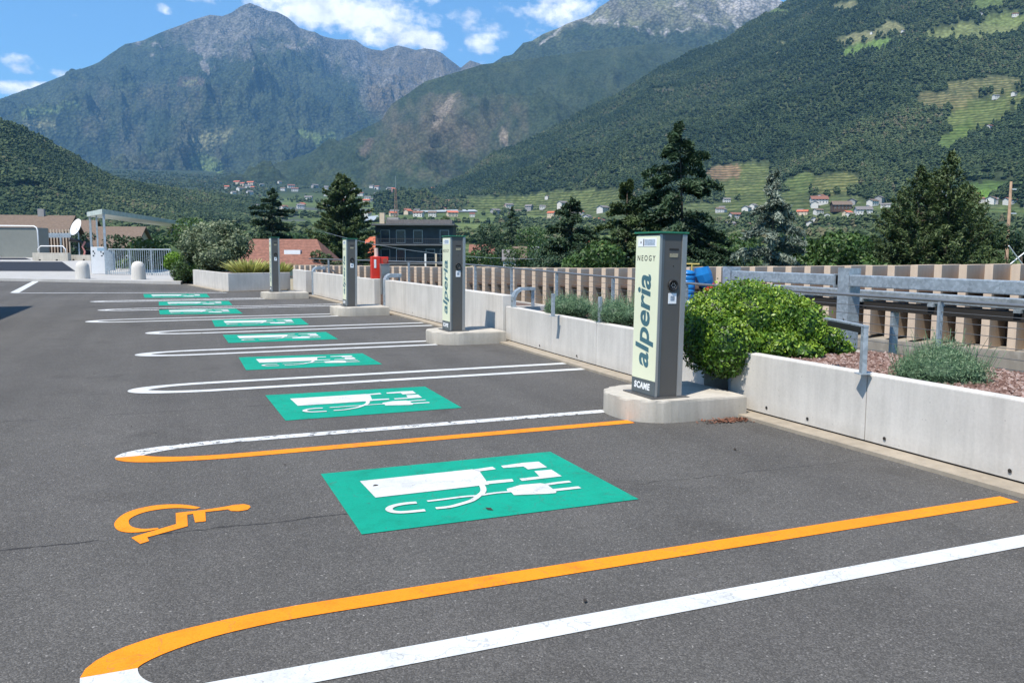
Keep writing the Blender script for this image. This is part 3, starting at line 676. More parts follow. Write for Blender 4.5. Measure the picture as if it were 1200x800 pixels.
b, h = tree_at(1040, 43, 262); make_tree('broadleaf_tree', b, h, 2.6, 'dec', M['broad_leaf'], 'low dark broadleaf tree at the left foot of the twin conifers', 9000, .26)
b, h = tree_at(1152, 50, 262); make_tree('broadleaf_tree', b, h, 3.2, 'dec', M['mid_leaf'], 'low dull green tree between the twin conifers and the bare pole', 11000, .28)
b, h = tree_at(1197, 48, 236); make_tree('broadleaf_tree', b, h, 3.1, 'dec', M['dark_leaf'], 'dark tree at the right edge behind the bare pole', 12000, .28)
b, h = tree_at(403, 125, 208); make_tree('conifer_tree', b, h, 5.2, 'con', M['mid_leaf'], 'broad tall conifer behind the terracotta roof, above the third charging column', 20000, .6, layers=260, droop=-.1, prof=[.85, 1, .98, .8, .5, .12])
b, h = tree_at(320, 130, 224); make_tree('cedar_tree', b, h, 6.2, 'con', M['dark_leaf'], 'spreading dark cedar left behind the terracotta roof', 16000, .65, layers=70, droop=.1, prof=[.9, 1, .95, .72, .42, .1])
b, h = tree_at(292, 128, 252); make_tree('broadleaf_tree', b, h, 4.6, 'dec', M['dark_leaf'], 'dark round tree at the left foot of the spreading cedar', 9000, .55)
b, h = tree_at(384, 92, 282); make_tree('broadleaf_tree', b, h, 2.3, 'dec', M['mid_leaf'], 'small yellowish green tree at the right end of the terracotta roof', 6000, .3)
b, h = tree_at(180, 62, 246, -8); make_tree('hedge_tree', b, h, 4.6, 'dec', M['broad_leaf'], 'dense dark clipped tree standing behind the railing under the canopy roof', 14000, .3)
b, h = tree_at(152, 64, 252, -8); make_tree('hedge_tree', b, h, 3.6, 'dec', M['dark_leaf'], 'smaller dark clipped tree close to the canopy posts', 9000, .3)
for (u, d_, vt, r_, mt_, lb) in [(650, 60, 280, 3.4, 'dark_leaf', 'low dark shrubby tree at the far left of the group behind the fins'), (692, 58, 272, 3.4, 'broad_leaf', 'low green tree behind the fins between the feathery and the brownish conifer'), (765, 52, 268, 3.2, 'dark_leaf', 'low dark tree directly behind the nearest charging column'), (846, 50, 266, 3.4, 'dark_leaf', 'low dark tree between the tall cedar and the blue spruce'), (935, 52, 262, 3., 'broad_leaf', 'low green tree at the right foot of the blue spruce'), (1003, 52, 268, 3., 'mid_leaf', 'low olive tree left of the twin conifers behind the fins'), (868, 56, 258, 3.4, 'broad_leaf', 'mid green tree partly hidden behind the left side of the blue spruce'), (815, 58, 262, 3.6, 'dark_leaf', 'dark tree filling the gap right below the tall cedar'), (1130, 44, 250, 3., 'mid_leaf', 'low olive tree at the right foot of the twin conifers')]:
    b, h = tree_at(u, d_, vt); make_tree('broadleaf_tree', b, h, r_, 'dec', M[mt_], lb, 12000, .27)
for (u, d_, vt, r_, k_, mt_, lb) in [(600, 150, 243, 5.0, 'con', 'dark_leaf', 'dark conifer in the gardens right of the dark apartment house'), (575, 160, 256, 5.5, 'dec', 'dark_leaf', 'dark rounded tree just right of the second charging column'), (630, 170, 262, 6, 'dec', 'broad_leaf', 'round tree above the white gabled house'),
        (560, 95, 276, 2.6, 'dec', 'broad_leaf', 'small tree immediately right of the second charging column top'), (645, 110, 268, 3.6, 'dec', 'dark_leaf', 'dark bushy tree left of the feathery conifer'), (520, 230, 246, 4, 'dec', 'mid_leaf', 'tree crown showing over the flat roof of the dark apartment house'),
        (476, 235, 249, 4, 'dec', 'broad_leaf', 'tree crown over the left half of the dark apartment roof'), (610, 120, 283, 3.4, 'dec', 'broad_leaf', 'low tree crown left below the white gabled house'), (255, 100, 262, 4, 'dec', 'dark_leaf', 'dark tree behind the silvery shrub'), (40, 120, 262, 4.5, 'dec', 'dark_leaf', 'dark tree between the brown roofs at far left'), (88, 115, 258, 3.2, 'dec', 'dark_leaf', 'dark tree behind the satellite dish')]:
    b, h = tree_at(u, d_, vt); h = max(h, 3.5); make_tree('conifer_tree' if k_ == 'con' else 'broadleaf_tree', b, h, r_, k_, M[mt_], lb, 5000, .5 if d_ > 140 else .36)

# ------------------------------------------------------------------ car park deck and paving
def struct(o): return setp(o, kind='structure')
def fence_pt(s): return (13.5-.349*s, 10.5+.937*s)
struct(MB().prism([(-45, -22), (7.05, -22), (7.05, 29), (4.6, 35.2), (4.3, 62), (-45, 62)], -8.5, 0).build('car_park_deck', M['asphalt']))
lane = [(7.05, -22), (25.1, -22)]+[fence_pt(s) for s in (-20, 0, 19.6)]+[(7.05, 29)]
struct(MB().prism(lane, -8.5, -.52).build('ramp_lane', M['asphalt']))
k0, k1 = G(0, 329), G(200, 333); kd = Vector((k1[0]-k0[0], k1[1]-k0[1])).normalized(); kn = Vector((-kd.y, kd.x)); kn = kn if kn.y > 0 else -kn
A = Vector(k0)-kd*34; B = Vector(k1)+kd*.6
struct(MB().prism([tuple(A), tuple(B), XY(240, 58), XY(-600, 58)], .0, .13).build('raised_pavement', M['pavement']))
def slab_z(depth): return .13 if depth < 57 else .13+.024*(depth-57)
sl_pts = []
# sloping apron beyond the pavement
def apron(us_d, dz, name, mat, th=.6):
    pts = [XY(u, d) for u, d in us_d]; z1 = [slab_z(d)+dz for u, d in us_d]
    return MB().prism(pts, [z-th for z in z1], z1).build(name, mat)
struct(apron([(-500, 57), (235, 57), (215, 62), (150, 95), (-500, 100)], .012, 'upper_pavement', M['pavement'], 6))
struct(apron([(-500, 58), (87, 57.5), (72, 74.5), (-500, 75)], .03, 'upper_lane_shade', M['shadow_asphalt'], .02))  # lane sheet with its shadow painted in
struct(apron([(-500, 80), (36, 79.5), (29, 84.5), (-500, 85)], .03, 'upper_lane_shade_far', M['shadow_asphalt'], .02))  # farther shadow band, painted as a dark sheet

# ------------------------------------------------------------------ painted markings
def ribbon(pts, wid, z, name, mat, parent=None, end=None):
    """flat painted strip along a polyline; wid number or list"""
    bm = MB(); n = len(pts); w_ = wid if hasattr(wid, '__len__') else [wid]*n; L, Rr = [], []
    for i in range(n):
        a = Vector(pts[max(i-1, 0)][:2]); c = Vector(pts[min(i+1, n-1)][:2]); d = (c-a).normalized(); nn = Vector((-d.y, d.x)); p = Vector(pts[i][:2])
        if end is not None and i == n-1: nn = Vector(end)
        L.append(bm.b.verts.new((*(p+nn*w_[i]/2), z))); Rr.append(bm.b.verts.new((*(p-nn*w_[i]/2), z)))
    for i in range(n-1): bm.b.faces.new((L[i], Rr[i], Rr[i+1], L[i+1]))
    return setp(bm.build(name, mat, parent), kind='structure')
def divider(yc, xtip, xe_lo, xe_hi, half, wl, mat_hi, mat_lo, rx=.85, rxl=None):
    # half: half distance between the centrelines of the two strips; nose is a half ellipse
    def nose(sgn, n=14): q = rx if sgn > 0 or rxl is None else rxl; return [(xtip+wl*.8+q*(1-math.sin(a)), yc+sgn*half*math.cos(a)) for a in np.linspace(0, PI/2, n)]
    hi = [(xe_hi, yc+half)]+[(xtip+rx+2.5, yc+half)]+nose(1); lo = [(xe_lo, yc-half)]+[(xtip+rx+2.5, yc-half)]+nose(-1)
    lo[-1] = (lo[-1][0], lo[-1][1]+.0)
    def wl_(p): return [wl*(1+.6*max(0, (xtip+.5-q[0])/.5)) for q in p]
    ribbon(hi, wl_(hi), .004, 'bay_line_marking', mat_hi, end=(1, 0)); ribbon(lo, wl_(lo), .004, 'bay_line_marking', mat_lo, end=(-1, 0))
divider(3.37, -.38, 5.6, 5.0, .29, .135, M['orange_paint'], M['white_paint'], rxl=.3)
divider(7.02, -.46, 3.98, 4.02, .275, .14, M['worn_white'], M['orange_paint'])
divider(10.37, -.51, 5.2, 5.2, .3, .15, M['white_paint'], M['white_paint'])
divider(13.96, -.56, 4.2, 4.4, .3, .16, M['white_paint'], M['white_paint'])
divider(17.6, -.50, 5.2, 5.2, .36, .17, M['white_paint'], M['white_paint'])
divider(20.95, -1.82, 3.8, 3.8, .38, .18, M['white_paint'], M['white_paint'])
divider(24.85, -1.85, 5.2, 5.2, .36, .2, M['worn_white'], M['worn_white'])
divider(29.1, -2.37, 2.9, 2.9, .3, .24, M['worn_white'], M['worn_white'])
ribbon([(-5.5, 36.0), (2.0, 33.6)], .24, .004, 'bay_line_marking', M['worn_white'])
ribbon([G(17, 343), G(42, 329.6)], .3, .004, 'bay_line_marking', M['white_paint'])

R1 = ((.95, 4.56), (2.76, 4.56), (2.77, 5.945), (.95, 5.95))
def to_uv(px):
    x, y = G(*px); return ((x-.95)/1.815, (y-4.56)/1.388)
def c3(x, y): return (360+x/6, 520+y/6)
def c4(x, y): return (560+x/6, 520+y/6)
def map_rect(R, uv):
    s, t = uv; a = Vector(R[0])*(1-s)*(1-t)+Vector(R[1])*s*(1-t)+Vector(R[2])*s*t+Vector(R[3])*(1-s)*t; return (a.x, a.y)
sym_polys = [[c3(370, 268), c3(1160, 184), c4(10, 198), c4(78, 292), c3(480, 384)],
             [c3(1165, 186), c4(100, 166), c4(125, 183), c4(6, 199)],
             [c4(58, 268), c4(240, 252), c4(252, 270), c4(75, 288)],
             [c4(160, 160), c4(320, 138), c4(425, 130), c4(485, 170), c4(350, 185), c4(318, 164), c4(178, 175)],
             [c4(395, 197), c4(515, 186), c4(590, 233), c4(310, 266), c4(290, 250), c4(432, 234)],
             [c4(203, 322), c4(300, 294), c4(440, 282), c4(480, 288), c4(555, 341), c4(550, 351), c4(500, 356), c4(255, 366), c4(238, 348), c4(208, 336)]]
sym_lines = [([c4(480, 292), c4(560, 280), c4(650, 270)], .05), ([c4(535, 331), c4(620, 322), c4(718, 311)], .055),
             ([c4(230, 342), c4(120, 352), c4(0, 370), c3(1100, 378), c3(960, 396), c3(845, 410)], .035),
             ([c4(20, 285), c4(38, 318), c4(36, 345), c4(10, 368), c3(1160, 404), c3(1080, 430), c3(1000, 450), c3(905, 460)], .045),
             ([c3(770, 420), c3(690, 427), c3(620, 440), c3(582, 456), c3(578, 472), c3(610, 485), c3(680, 488), c3(830, 474)], .05)]
def smooth_line(p, n=5):
    out = []
    for i in range(len(p)-1):
        p0, p1, p2, p3 = (Vector(p[max(i-1, 0)]), Vector(p[i]), Vector(p[i+1]), Vector(p[min(i+2, len(p)-1)]))
        for k in range(n):
            t = k/n; q = .5*((2*p1)+(p2-p0)*t+(2*p0-5*p1+4*p2-p3)*t*t+(3*p1-p0-3*p2+p3)*t**3); out.append((q.x, q.y))
    out.append(tuple(p[-1])); return out
RECTS = [R1, ((.96, 7.99), (2.72, 7.99), (2.75, 9.43), (.93, 9.5)), ((.9, 11.62), (2.74, 11.53), (2.75, 12.9), (.91, 13.08)), ((.9, 15.19), (2.79, 15.14), (2.82, 16.6), (.89, 16.71)),
         ((.84, 18.56), (2.76, 18.37), (2.84, 20.2), (.86, 20.42)), ((-.27, 22.66), (1.69, 22.23), (1.66, 24.15), (-.31, 24.6)), ((-.33, 26.38), (1.68, 25.84), (1.71, 27.99), (-.35, 28.37)), ((-.82, 30.84), (1.25, 30.36), (1.24, 32.93), (-.93, 33.5))]
for R in RECTS:
    struct(MB().poly([(*p, .004) for p in R]).build('charging_bay_marking', M['green_paint']))
    bm = MB()
    for pl in sym_polys: bm.poly([(*map_rect(R, to_uv(p)), .008) for p in pl])
    struct(bm.build('charging_symbol_marking', M['white_paint']))
    for pl, wd in sym_lines: ribbon([map_rect(R, q) for q in smooth_line([to_uv(p) for p in pl])], wd*.9, .0082+.0003*sym_lines.index((pl, wd)), 'charging_symbol_marking', M['white_paint'])
def c5(x, y): return G(120+x/5, 480+y/5)
def outline(outer, inner, z, name, mat):
    bm = MB(); n = len(outer); a = [bm.b.verts.new((*p, z)) for p in outer]; c = [bm.b.verts.new((*p, z)) for p in inner]
    for i in range(n-1): bm.b.faces.new((a[i], a[i+1], c[i+1], c[i]))
    return struct(bm.build(name, mat))
def resample(p, n):
    p = [Vector(q) for q in p]; L = [0]
    for i in range(1, len(p)): L.append(L[-1]+(p[i]-p[i-1]).length)
    out = []
    for k in range(n):
        t = L[-1]*k/(n-1); i = max(0, min(len(p)-2, int(np.searchsorted(L, t)-1))); f = (t-L[i])/(L[i+1]-L[i]+1e-9); q = p[i].lerp(p[i+1], f); out.append((q.x, q.y))
    return out
outer = [c5(*p) for p in smooth_line([(575, 574), (480, 558), (350, 558), (230, 576), (130, 610), (72, 662), (84, 703), (140, 720), (230, 718), (330, 700)], 4)]
inner = [c5(*p) for p in smooth_line([(545, 584), (470, 578), (380, 580), (280, 594), (205, 616), (160, 642), (155, 665), (175, 688), (240, 700), (325, 694)], 4)]
outline(resample(outer, 40), resample(inner, 40), .004, 'wheelchair_symbol_marking', M['orange_paint'])
struct(MB().poly([(*c5(*p), .0044) for p in [(430, 607), (600, 588), (735, 567), (770, 559), (830, 555), (862, 562), (868, 573), (850, 588), (800, 596), (755, 595), (735, 586), (603, 601), (606, 655), (543, 662), (532, 612), (497, 616), (500, 684), (262, 750), (275, 771), (222, 788), (170, 752), (195, 742), (432, 672)]]).build('wheelchair_symbol_marking', M['orange_paint']))
# a few small stains, stuck leaves and specks lying on the asphalt
sb = MB()
for _ in range(46):
    x, y = rng.uniform(-4, 5), rng.uniform(2.3, 24); s = rng.uniform(.012, .035); a = rng.uniform(0, 6)
    sb.poly([(x+s*math.cos(a+k*PI/2)*(1 if k % 2 else .45), y+s*math.sin(a+k*PI/2)*(1 if k % 2 else .45), .010+.003*math.cos(k)) for k in range(4)])
setp(sb.build('fallen_leaves', simple('dry_leaf', (.03, .022, .015), .9)), 'few dark dry leaves scattered over the asphalt', 'leaves', kind='stuff')

# ------------------------------------------------------------------ planters and low walls
def wall_thing(name, label, path, thick, z1, joints=(), holes=(), mat='concrete', z0=.045, cap=True, group=None, foot=True, bev=.012):
    """wall whose visible face follows path [(x,y)..] with its body to the +x side"""
    root = empty(name, (path[0][0], path[0][1], 0), label, 'wall', group); ox, oy = path[0]
    def off(p, d): return (p[0]+d-ox, p[1]-oy)
    segs = [(Vector(path[i]), Vector(path[i+1])) for i in range(len(path)-1)]
    for i, (a, c) in enumerate(segs):
        cuts = [0]+[j for (k, j) in joints if k == i]+[1]; ge = .005/(c-a).length
        for q in range(len(cuts)-1):
            d = (c-a); L = d.length; g = .006/L; p0 = a.lerp(c, cuts[q]+(g if q else (ge if i else 0))); p1 = a.lerp(c, cuts[q+1]-(g if q+1 < len(cuts)-1 else (ge if i < len(segs)-1 else 0)))
            fp = [off(p0, 0), off(p0, thick), off(p1, thick), off(p1, 0)]
            MB().prism(fp, z0, z1 if not hasattr(z1, '__len__') else z1[i], bev).build('wall_panel', M[mat], root)
        if foot:
            f = [(a.x-.215-ox, a.y-oy), (a.x+.01-ox, a.y-oy), (c.x+.01-ox, c.y-oy), (c.x-.215-ox, c.y-oy)]
            MB().prism(f, 0, .03).build('footing', M['footing'], root)
        jn = MB().prism([(a.x+.02-ox, a.y-oy), (a.x+thick-.02-ox, a.y-oy), (c.x+thick-.02-ox, c.y-oy), (c.x+.02-ox, c.y-oy)], .001, z0+.01); jn.build('joint', M['dark_fill'], root)
    for (hx, hy, hz_) in holes:
        h = MB().lathe([(.0001, 0), (.011, 0), (.015, .004), (.015, .006)], seg=14); h.xf(Matrix.Translation((hx-ox-.002, hy-oy, hz_)) @ Matrix.Rotation(-PI/2, 4, 'Y')); h.build('weep_hole', M['dark_fill'], root)
    return root
near = wall_thing('planter_wall', 'long pale concrete planter wall on the right under the big hedge', [(5.27, 6.95), (5.30, 5.19), (5.34, 2.7), (5.38, .2), (5.42, -2.3)], .13, .6, (), [(5.282, 6.4, .105), (5.291, 5.85, .10), (5.303, 4.98, .10), (5.32, 3.9, .10)])
MB().prism([(.13, -.13), (1.45, -.13), (1.45, 0), (.13, 0)], .0, .6).build('end_panel', M['concrete'], near)
mid = wall_thing('planter_wall', 'pale concrete planter wall holding grey green shrubs, left of the nearest charging column', [(5.50, 13.7), (5.43, 11.65), (5.39, 10.1), (5.33, 7.5)], .13, .63, (), [(5.39, 9.5, .1), (5.40, 10.7, .1), (5.44, 12.1, .1)])
MB().prism([(.13, -.12), (1.4, -.12), (1.4, 0), (.13, 0)], .0, .63).build('end_panel', M['concrete'], mid)
MB().prism([(-.04, -6.2), (1.4, -6.2), (1.4, -6.06), (-.04, -6.06)], .0, .63).build('end_panel', M['concrete'], mid)
far1 = wall_thing('low_wall', 'taller pale concrete wall behind the second charging column', [(5.34, 22.0), (5.42, 18.2), (5.46, 13.75)], .2, .82, [(0, .5)], [(5.4, 19.5, .12)])
far2 = wall_thing('low_wall', 'short pale concrete wall with the red post on it, beside the third charging column', [(5.05, 24.4), (5.26, 22.95)], .2, .82)
far3 = wall_thing('low_wall', 'pale concrete wall between the third and the fourth charging column', [(4.74, 30.3), (5.0, 24.5)], .2, .84, [(0, .45)])
far4 = wall_thing('low_wall', 'short pale concrete wall behind the fourth charging column', [(4.55, 34.2), (4.66, 31.5)], .2, .86)
fp = empty('planter_box', (2.1, 34.2, 0), 'concrete planter box with yellow striped plants at the far end of the bays', 'planter')
MB().prism([(0, 0), (2.45, .8), (2.45, .95), (.1, .15), (-.95, 7.3), (-1.1, 7.3)], .03, [.72]*6, .012).build('wall_panel', M['concrete'], fp)
MB().prism([(.1, .15), (2.45, .95), (2.3, 7.3), (-.95, 7.3)], .03, .6).build('planting_soil', M['soil'], fp)
MB().prism([(-.22, -.1), (2.3, .6), (2.3, .8), (0, 0), (-1.1, 7.3), (-1.35, 7.3)], 0, .03).build('footing', M['footing'], fp)
struct(MB().prism([(5.41, -2.2), (7.0, -2.2), (6.9, 6.8), (5.40, 6.8)], 0.01, .53).build('planter_soil_ground', M['soil']))
struct(MB().prism([(5.50, 7.7), (6.9, 7.7), (6.9, 13.5), (5.62, 13.5)], 0.01, .55).build('planter_soil_ground', M['soil']))
struct(MB().prism([(5.65, 13.8), (6.95, 13.8), (6.8, 22), (5.5, 22)], 0.01, .5).build('planter_soil_ground', M['soil']))
struct(MB().prism([(5.48, 22.2), (6.8, 22.2), (5.6, 33.9), (4.75, 33.9)], 0.01, .4).build('planter_soil_ground', M['soil']))
# rear edging kerb of the planters
ke = empty('edging_kerb', (7.0, -2, 0), 'low concrete edging behind the gravel bed under the cable railing', 'kerb')
MB().box(-.0, .16, 0, 30, -.5, .5).build('kerb_stone', M['concrete_old'], ke)
# lava gravel: real stones
n = 9000; px_ = rng.uniform(5.42, 6.95, n); py_ = np.where(rng.random(n) < .75, rng.uniform(2.6, 6.78, n), rng.uniform(7.75, 13.4, n)); px_ = np.where(py_ > 7, np.maximum(px_, 5.65), px_)
s = rng.uniform(.012, .03, n); oc = np.array([(1, 0, 0), (0, 1, 0), (-1, 0, 0), (0, -1, 0), (0, 0, 1), (0, 0, -1)], float); of = np.array([(0, 1, 4), (1, 2, 4), (2, 3, 4), (3, 0, 4), (1, 0, 5), (2, 1, 5), (3, 2, 5), (0, 3, 5)])
V = oc[None]*s[:, None, None]*rng.uniform(.6, 1.25, (n, 6, 1)); ca, sa = np.cos(rng.uniform(0, 6, n)), np.sin(rng.uniform(0, 6, n))
X = V[..., 0]*ca[:, None]-V[..., 1]*sa[:, None]; Y = V[..., 0]*sa[:, None]+V[..., 1]*ca[:, None]
V = np.stack([X+px_[:, None], Y+py_[:, None], V[..., 2]*.7+np.where(py_ > 7, .56, .54)[:, None]], -1)
setp(mesh_np('lava_gravel', V.reshape(-1, 3), (of[None]+(np.arange(n)*6)[:, None, None]).reshape(-1, 3), M['gravel'], tint=np.repeat(rng.random(n), 6)), 'reddish lava gravel mulch in the concrete planters', 'gravel', kind='stuff')
# rust-coloured debris on the ground where kerb and wall meet
n = 260; V, Fq, T = leaf_quads(np.stack([rng.normal(4.86, .13, n), rng.normal(6.42, .05, n), rng.uniform(.006, .02, n)], 1), np.tile([0, 0, 1.], (n, 1)), .035, .6, .3)
setp(mesh_np('leaf_litter', V, Fq, simple('rusty_litter', (.17, .07, .04), .9, 0, .3, 20), tint=T), 'reddish brown leaf litter at the corner of the kerb', 'litter', kind='stuff')

# ------------------------------------------------------------------ charging columns on kerb islands
def stadium(cx, x1, cy, hw, r, n=10):
    pts = [(x1, cy-hw), (x1, cy+hw)]
    a0 = [(cx+r-r*math.sin(a), cy+hw-r+r*math.cos(a)) for a in np.linspace(0, PI/2, n)]
    a1 = [(cx+r-r*math.cos(a), cy-hw+r-r*math.sin(a)) for a in np.linspace(0, PI/2, n)]
    return (pts+a0+a1)
def island(x0, x1, cy, hw, label, h=.21):
    pts = stadium(x0, x1, cy, hw, hw*.85)
    o = MB().prism([(p[0]-x0, p[1]-cy) for p in pts][::1], 0, h, .022).build('kerb_island', M['kerb'], None, False); o.location = (x0, cy, 0)
    return setp(o, label, 'kerb', 'kerb islands under the charging columns')
island(3.95, 5.16, 7.05, .5, 'rounded concrete island carrying the nearest charging column')
island(4.15, 5.40, 14.0, .55, 'rounded concrete island carrying the second nearest charging column')
island(3.7, 5.05, 21.0, .6, 'rounded concrete island carrying the third charging column')
island(2.82, 4.3, 29.2, .66, 'rounded concrete island carrying the farthest charging column')
def charger():
    W, Dp, Hh = .285, .42, 1.56
    root = empty('charging_column', (0, 0, 0), '', 'charging column', 'electric vehicle charging columns along the bays')
    MB().box(-.06, W+.07, -.06, Dp+.08, 0, .012, .003).build('base_plate', M['grey_body'], root)
    MB().prism([(.012, 0), (W*.9, 0), (W, .03), (W, Dp), (.012, Dp)], .012, Hh, .004).build('body', M['grey_body'], root)
    MB().box(W*.84, W+.008, -.012, .03, .012, Hh-.01, .004).build('edge_trim', M['grey_light'], root)
    MB().box(-.002, .024, -.006, .012, .012, Hh-.01, .003).build('edge_trim', M['grey_light'], root)
    pan = MB().prism([(-.006, .0), (.011, -.004), (.011, Dp), (-.006, Dp)], .16, Hh-.02, .002).build('side_panel', M['cream'], root)
    bnd = MB().box(-.007, .011, -.001, Dp+.001, .014, .157, .002).build('base_band', M['band'], root)
    MB().prism([(-.02, -.02), (W+.02, -.02), (W+.02, Dp+.02), (-.02, Dp+.02)], Hh, Hh+.015, .003).build('top_cap', M['greycap'], root)
    ex, ey = (0, 0, 1), (0, 1, 0)
    text_mesh('lettering', 'alperia', .335, M['teal'], pan, (-.0065, .135, .27), ex, ey, .18, .008, 1.0, thick=.0008)
    text_mesh('lettering', 'NEOGY', .075, M['ink'], pan, (-.0065, Dp-.03, 1.3), (0, -1, 0), (0, 0, 1), 0, .0005, 1.45, thick=.0008)
    text_mesh('lettering', 'SCAME', .085, M['whiteplate'], bnd, (-.0077, Dp-.05, .065), (0, -1, 0), (0, 0, 1), .1, .0035, 1.1, thick=.0006)
    st = MB().box(-.0085, -.0055, .05, Dp-.04, 1.435, 1.515).build('sticker', M['whiteplate'], pan)
    MB().box(-.0095, -.008, .075, Dp-.16, 1.447, 1.503).build('sticker_print', simple('sticker_grey', (.35, .42, .5), .5, 0, .3, 60), st)
    MB().box(-.0095, -.008, Dp-.15, Dp-.135, 1.442, 1.508).build('sticker_mark', M['ink'], st)
    MB().box(-.0095, -.008, Dp-.1, Dp-.085, 1.465, 1.485).build('sticker_mark', M['ink'], st)
    MB().box(.012, .05, -.0035, .0, .02, 1.54, .001).build('corner_strip', M['band'], root)
    # socket side (towards the bay)
    cx = .155
    rg = MB().lathe([(.052, 0), (.055, .01), (.05, .018), (.042, .018), (.038, .004), (.0001, .004)], seg=28); rg.xf(Matrix.Translation((cx, -.001, 1.075)) @ Matrix.Rotation(PI/2, 4, 'X')); sk = rg.build('socket', M['black'], root, True)
    pn = MB()
    for a in np.linspace(0, 2*PI, 7)[:-1]: pn.box(.02*math.cos(a)-.004, .02*math.cos(a)+.004, .02*math.sin(a)-.004, .02*math.sin(a)+.004, .004, .013)
    pn.xf(Matrix.Translation((cx, -.001, 1.075)) @ Matrix.Rotation(PI/2, 4, 'X')); pn.build('socket_pin', M['grey_light'], sk)
    MB().box(cx-.045, cx+.045, -.004, .001, .9, 1.0, .002).build('label_plate', M['whiteplate'], root)
    MB().box(cx-.022, cx+.022, -.0055, -.003, .93, .975).build('label_print', simple('label_print_blue', (.25, .3, .36), .5, 0, .3, 80), root)
    MB().box(cx-.05, cx+.05, -.004, .001, 1.405, 1.42, .001).build('card_slot', M['dark_fill'], root)
    MB().box(cx-.045, cx+.045, -.004, .001, 1.335, 1.372, .001).build('display', simple('display_print', (.28, .26, .18), .4, 0, .3, 60), root)
    MB().box(cx-.004, cx+.004, -.004, .001, 1.25, 1.26).build('status_lamp', M['dark_fill'], root)
    for sx_ in (.035, W-.035):
        for sz_ in (.06, .5, 1.15, 1.52): MB().lathe([(.006, 0), (.006, .002), (.0001, .003)], seg=8).xf(Matrix.Translation((sx_, 0, sz_)) @ Matrix.Rotation(PI/2, 4, 'X')).build('screw', M['grey_light'], root)
    MB().box(-.001, W+.001, .2, .212, .015, Hh-.02).build('panel_seam', M['grey_light'], root)
    return root
ch = charger(); ch.location = (4.22, 6.72, .21); ch.rotation_euler = (0, math.radians(1.0), 0); ch['label'] = 'nearest and largest charging column, cream side panel with vertical lettering'
c2 = copy_thing(ch, (4.47, 13.75, .21), 'second nearest charging column, in front of the taller concrete wall'); c2.rotation_euler = (0, math.radians(.6), 0); c2.scale = (.93, 1, 1.05)
c3_ = copy_thing(ch, (4.06, 20.85, .21), 'third charging column, standing left of the red post'); c3_.rotation_euler = (0, math.radians(1), 0); c3_.scale = (.93, 1, 1.08)
c4_ = copy_thing(ch, (3.17, 29.15, .21), 'farthest charging column, in front of the terracotta roof'); c4_.rotation_euler = (0, math.radians(.5), 0); c4_.scale = (.95, 1.1, 1.17)

# ------------------------------------------------------------------ fin parapet behind the lane
def ftop(s): return float(np.interp(s, [-25, 0, 9.87, 19, 30], [2.0, 1.38, 1.145, 1.06, 1.0]))
def fbot(s): return float(np.interp(s, [-25, 0, 2.5, 30], [-.2, -.12, -.02, -.0]))
fr = empty('fin_parapet', (*fence_pt(0), 0), 'long parapet of upright beige fins with dark gaps beyond the planters', 'parapet')
tdir = Vector((-.349, .937)); ndir = Vector((-.937, -.349)); org = Vector(fence_pt(0))
def lp(s, d): return (tdir*s-ndir*d)[:]      # d metres behind the front line, local to the thing
s_ = -6.9; k = 0
while s_ < 25.6:
    a, c = s_, s_+.135
    tz = ftop(s_)+rng.uniform(-.006, .006)
    MB().prism([lp(a, 0), lp(c, 0), lp(c, .95), lp(a, .95)], fbot(s_), tz, .006).build('fin', M['fin'], fr)
    s_ += .43; k += 1
SL = [-8, 0, 9.87, 19, 26]
def long_strip(d0, d1, zf0, zf1, name, mat):
    bm = MB()
    for i in range(len(SL)-1):
        a, c = SL[i], SL[i+1]
        bm.prism([lp(a, d0), lp(c, d0), lp(c, d1), lp(a, d1)], [zf0(a), zf0(c), zf0(c), zf0(a)], [zf1(a), zf1(c), zf1(c), zf1(a)])
    return bm.build(name, mat, fr)
long_strip(.93, 1.0, lambda s: fbot(s), lambda s: ftop(s)-.02, 'back_panel', M['fin'])
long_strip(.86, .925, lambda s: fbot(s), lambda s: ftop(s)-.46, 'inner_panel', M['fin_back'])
long_strip(.1, .95, lambda s: ftop(s)-.5, lambda s: ftop(s)-.45, 'shade_slab', M['fin_back'])  # slab added to cast diagonal shade between the fins
long_strip(-.06, 1.0, lambda s: -8.5, lambda s: fbot(s)-.003, 'base_beam', M['concrete_old'])
# galvanised barrier of box beams between lane and planters
bx = 8.4
def steel_post(x, y, ztop, label):
    r = empty('barrier_post', (x, y, -.52), label, 'post', 'galvanised posts of the vehicle barrier')
    hh = ztop+.52
    MB().box(-.1, .1, -.1, .1, 0, .02).build('foot_plate', M['galv'], r)
    MB().box(-.1, -.092, -.1, .1, .02, hh, .001).box(-.092, .1, -.1, -.092, .02, hh-.002, .001).box(-.092, .1, .092, .1, .02, hh-.002, .001).build('channel', M['galv'], r)
    for i in range(7): MB().lathe([(.012, 0), (.012, .01), (.0001, .012)], (0, 0, 0), 8).xf(Matrix.Translation((-.1, (-.04, .04)[i % 2], .9+.055*i)) @ Matrix.Rotation(-PI/2, 4, 'Y')).build('bolt', M['rail'], r)
    return r
steel_post(bx, 8.62, 1.385, 'large galvanised barrier post standing right of the big hedge')
steel_post(bx, 11.15, 1.36, 'galvanised barrier post above the top of the big hedge')
steel_post(bx, 5.9, 1.39, 'galvanised barrier post near the right edge of the frame')
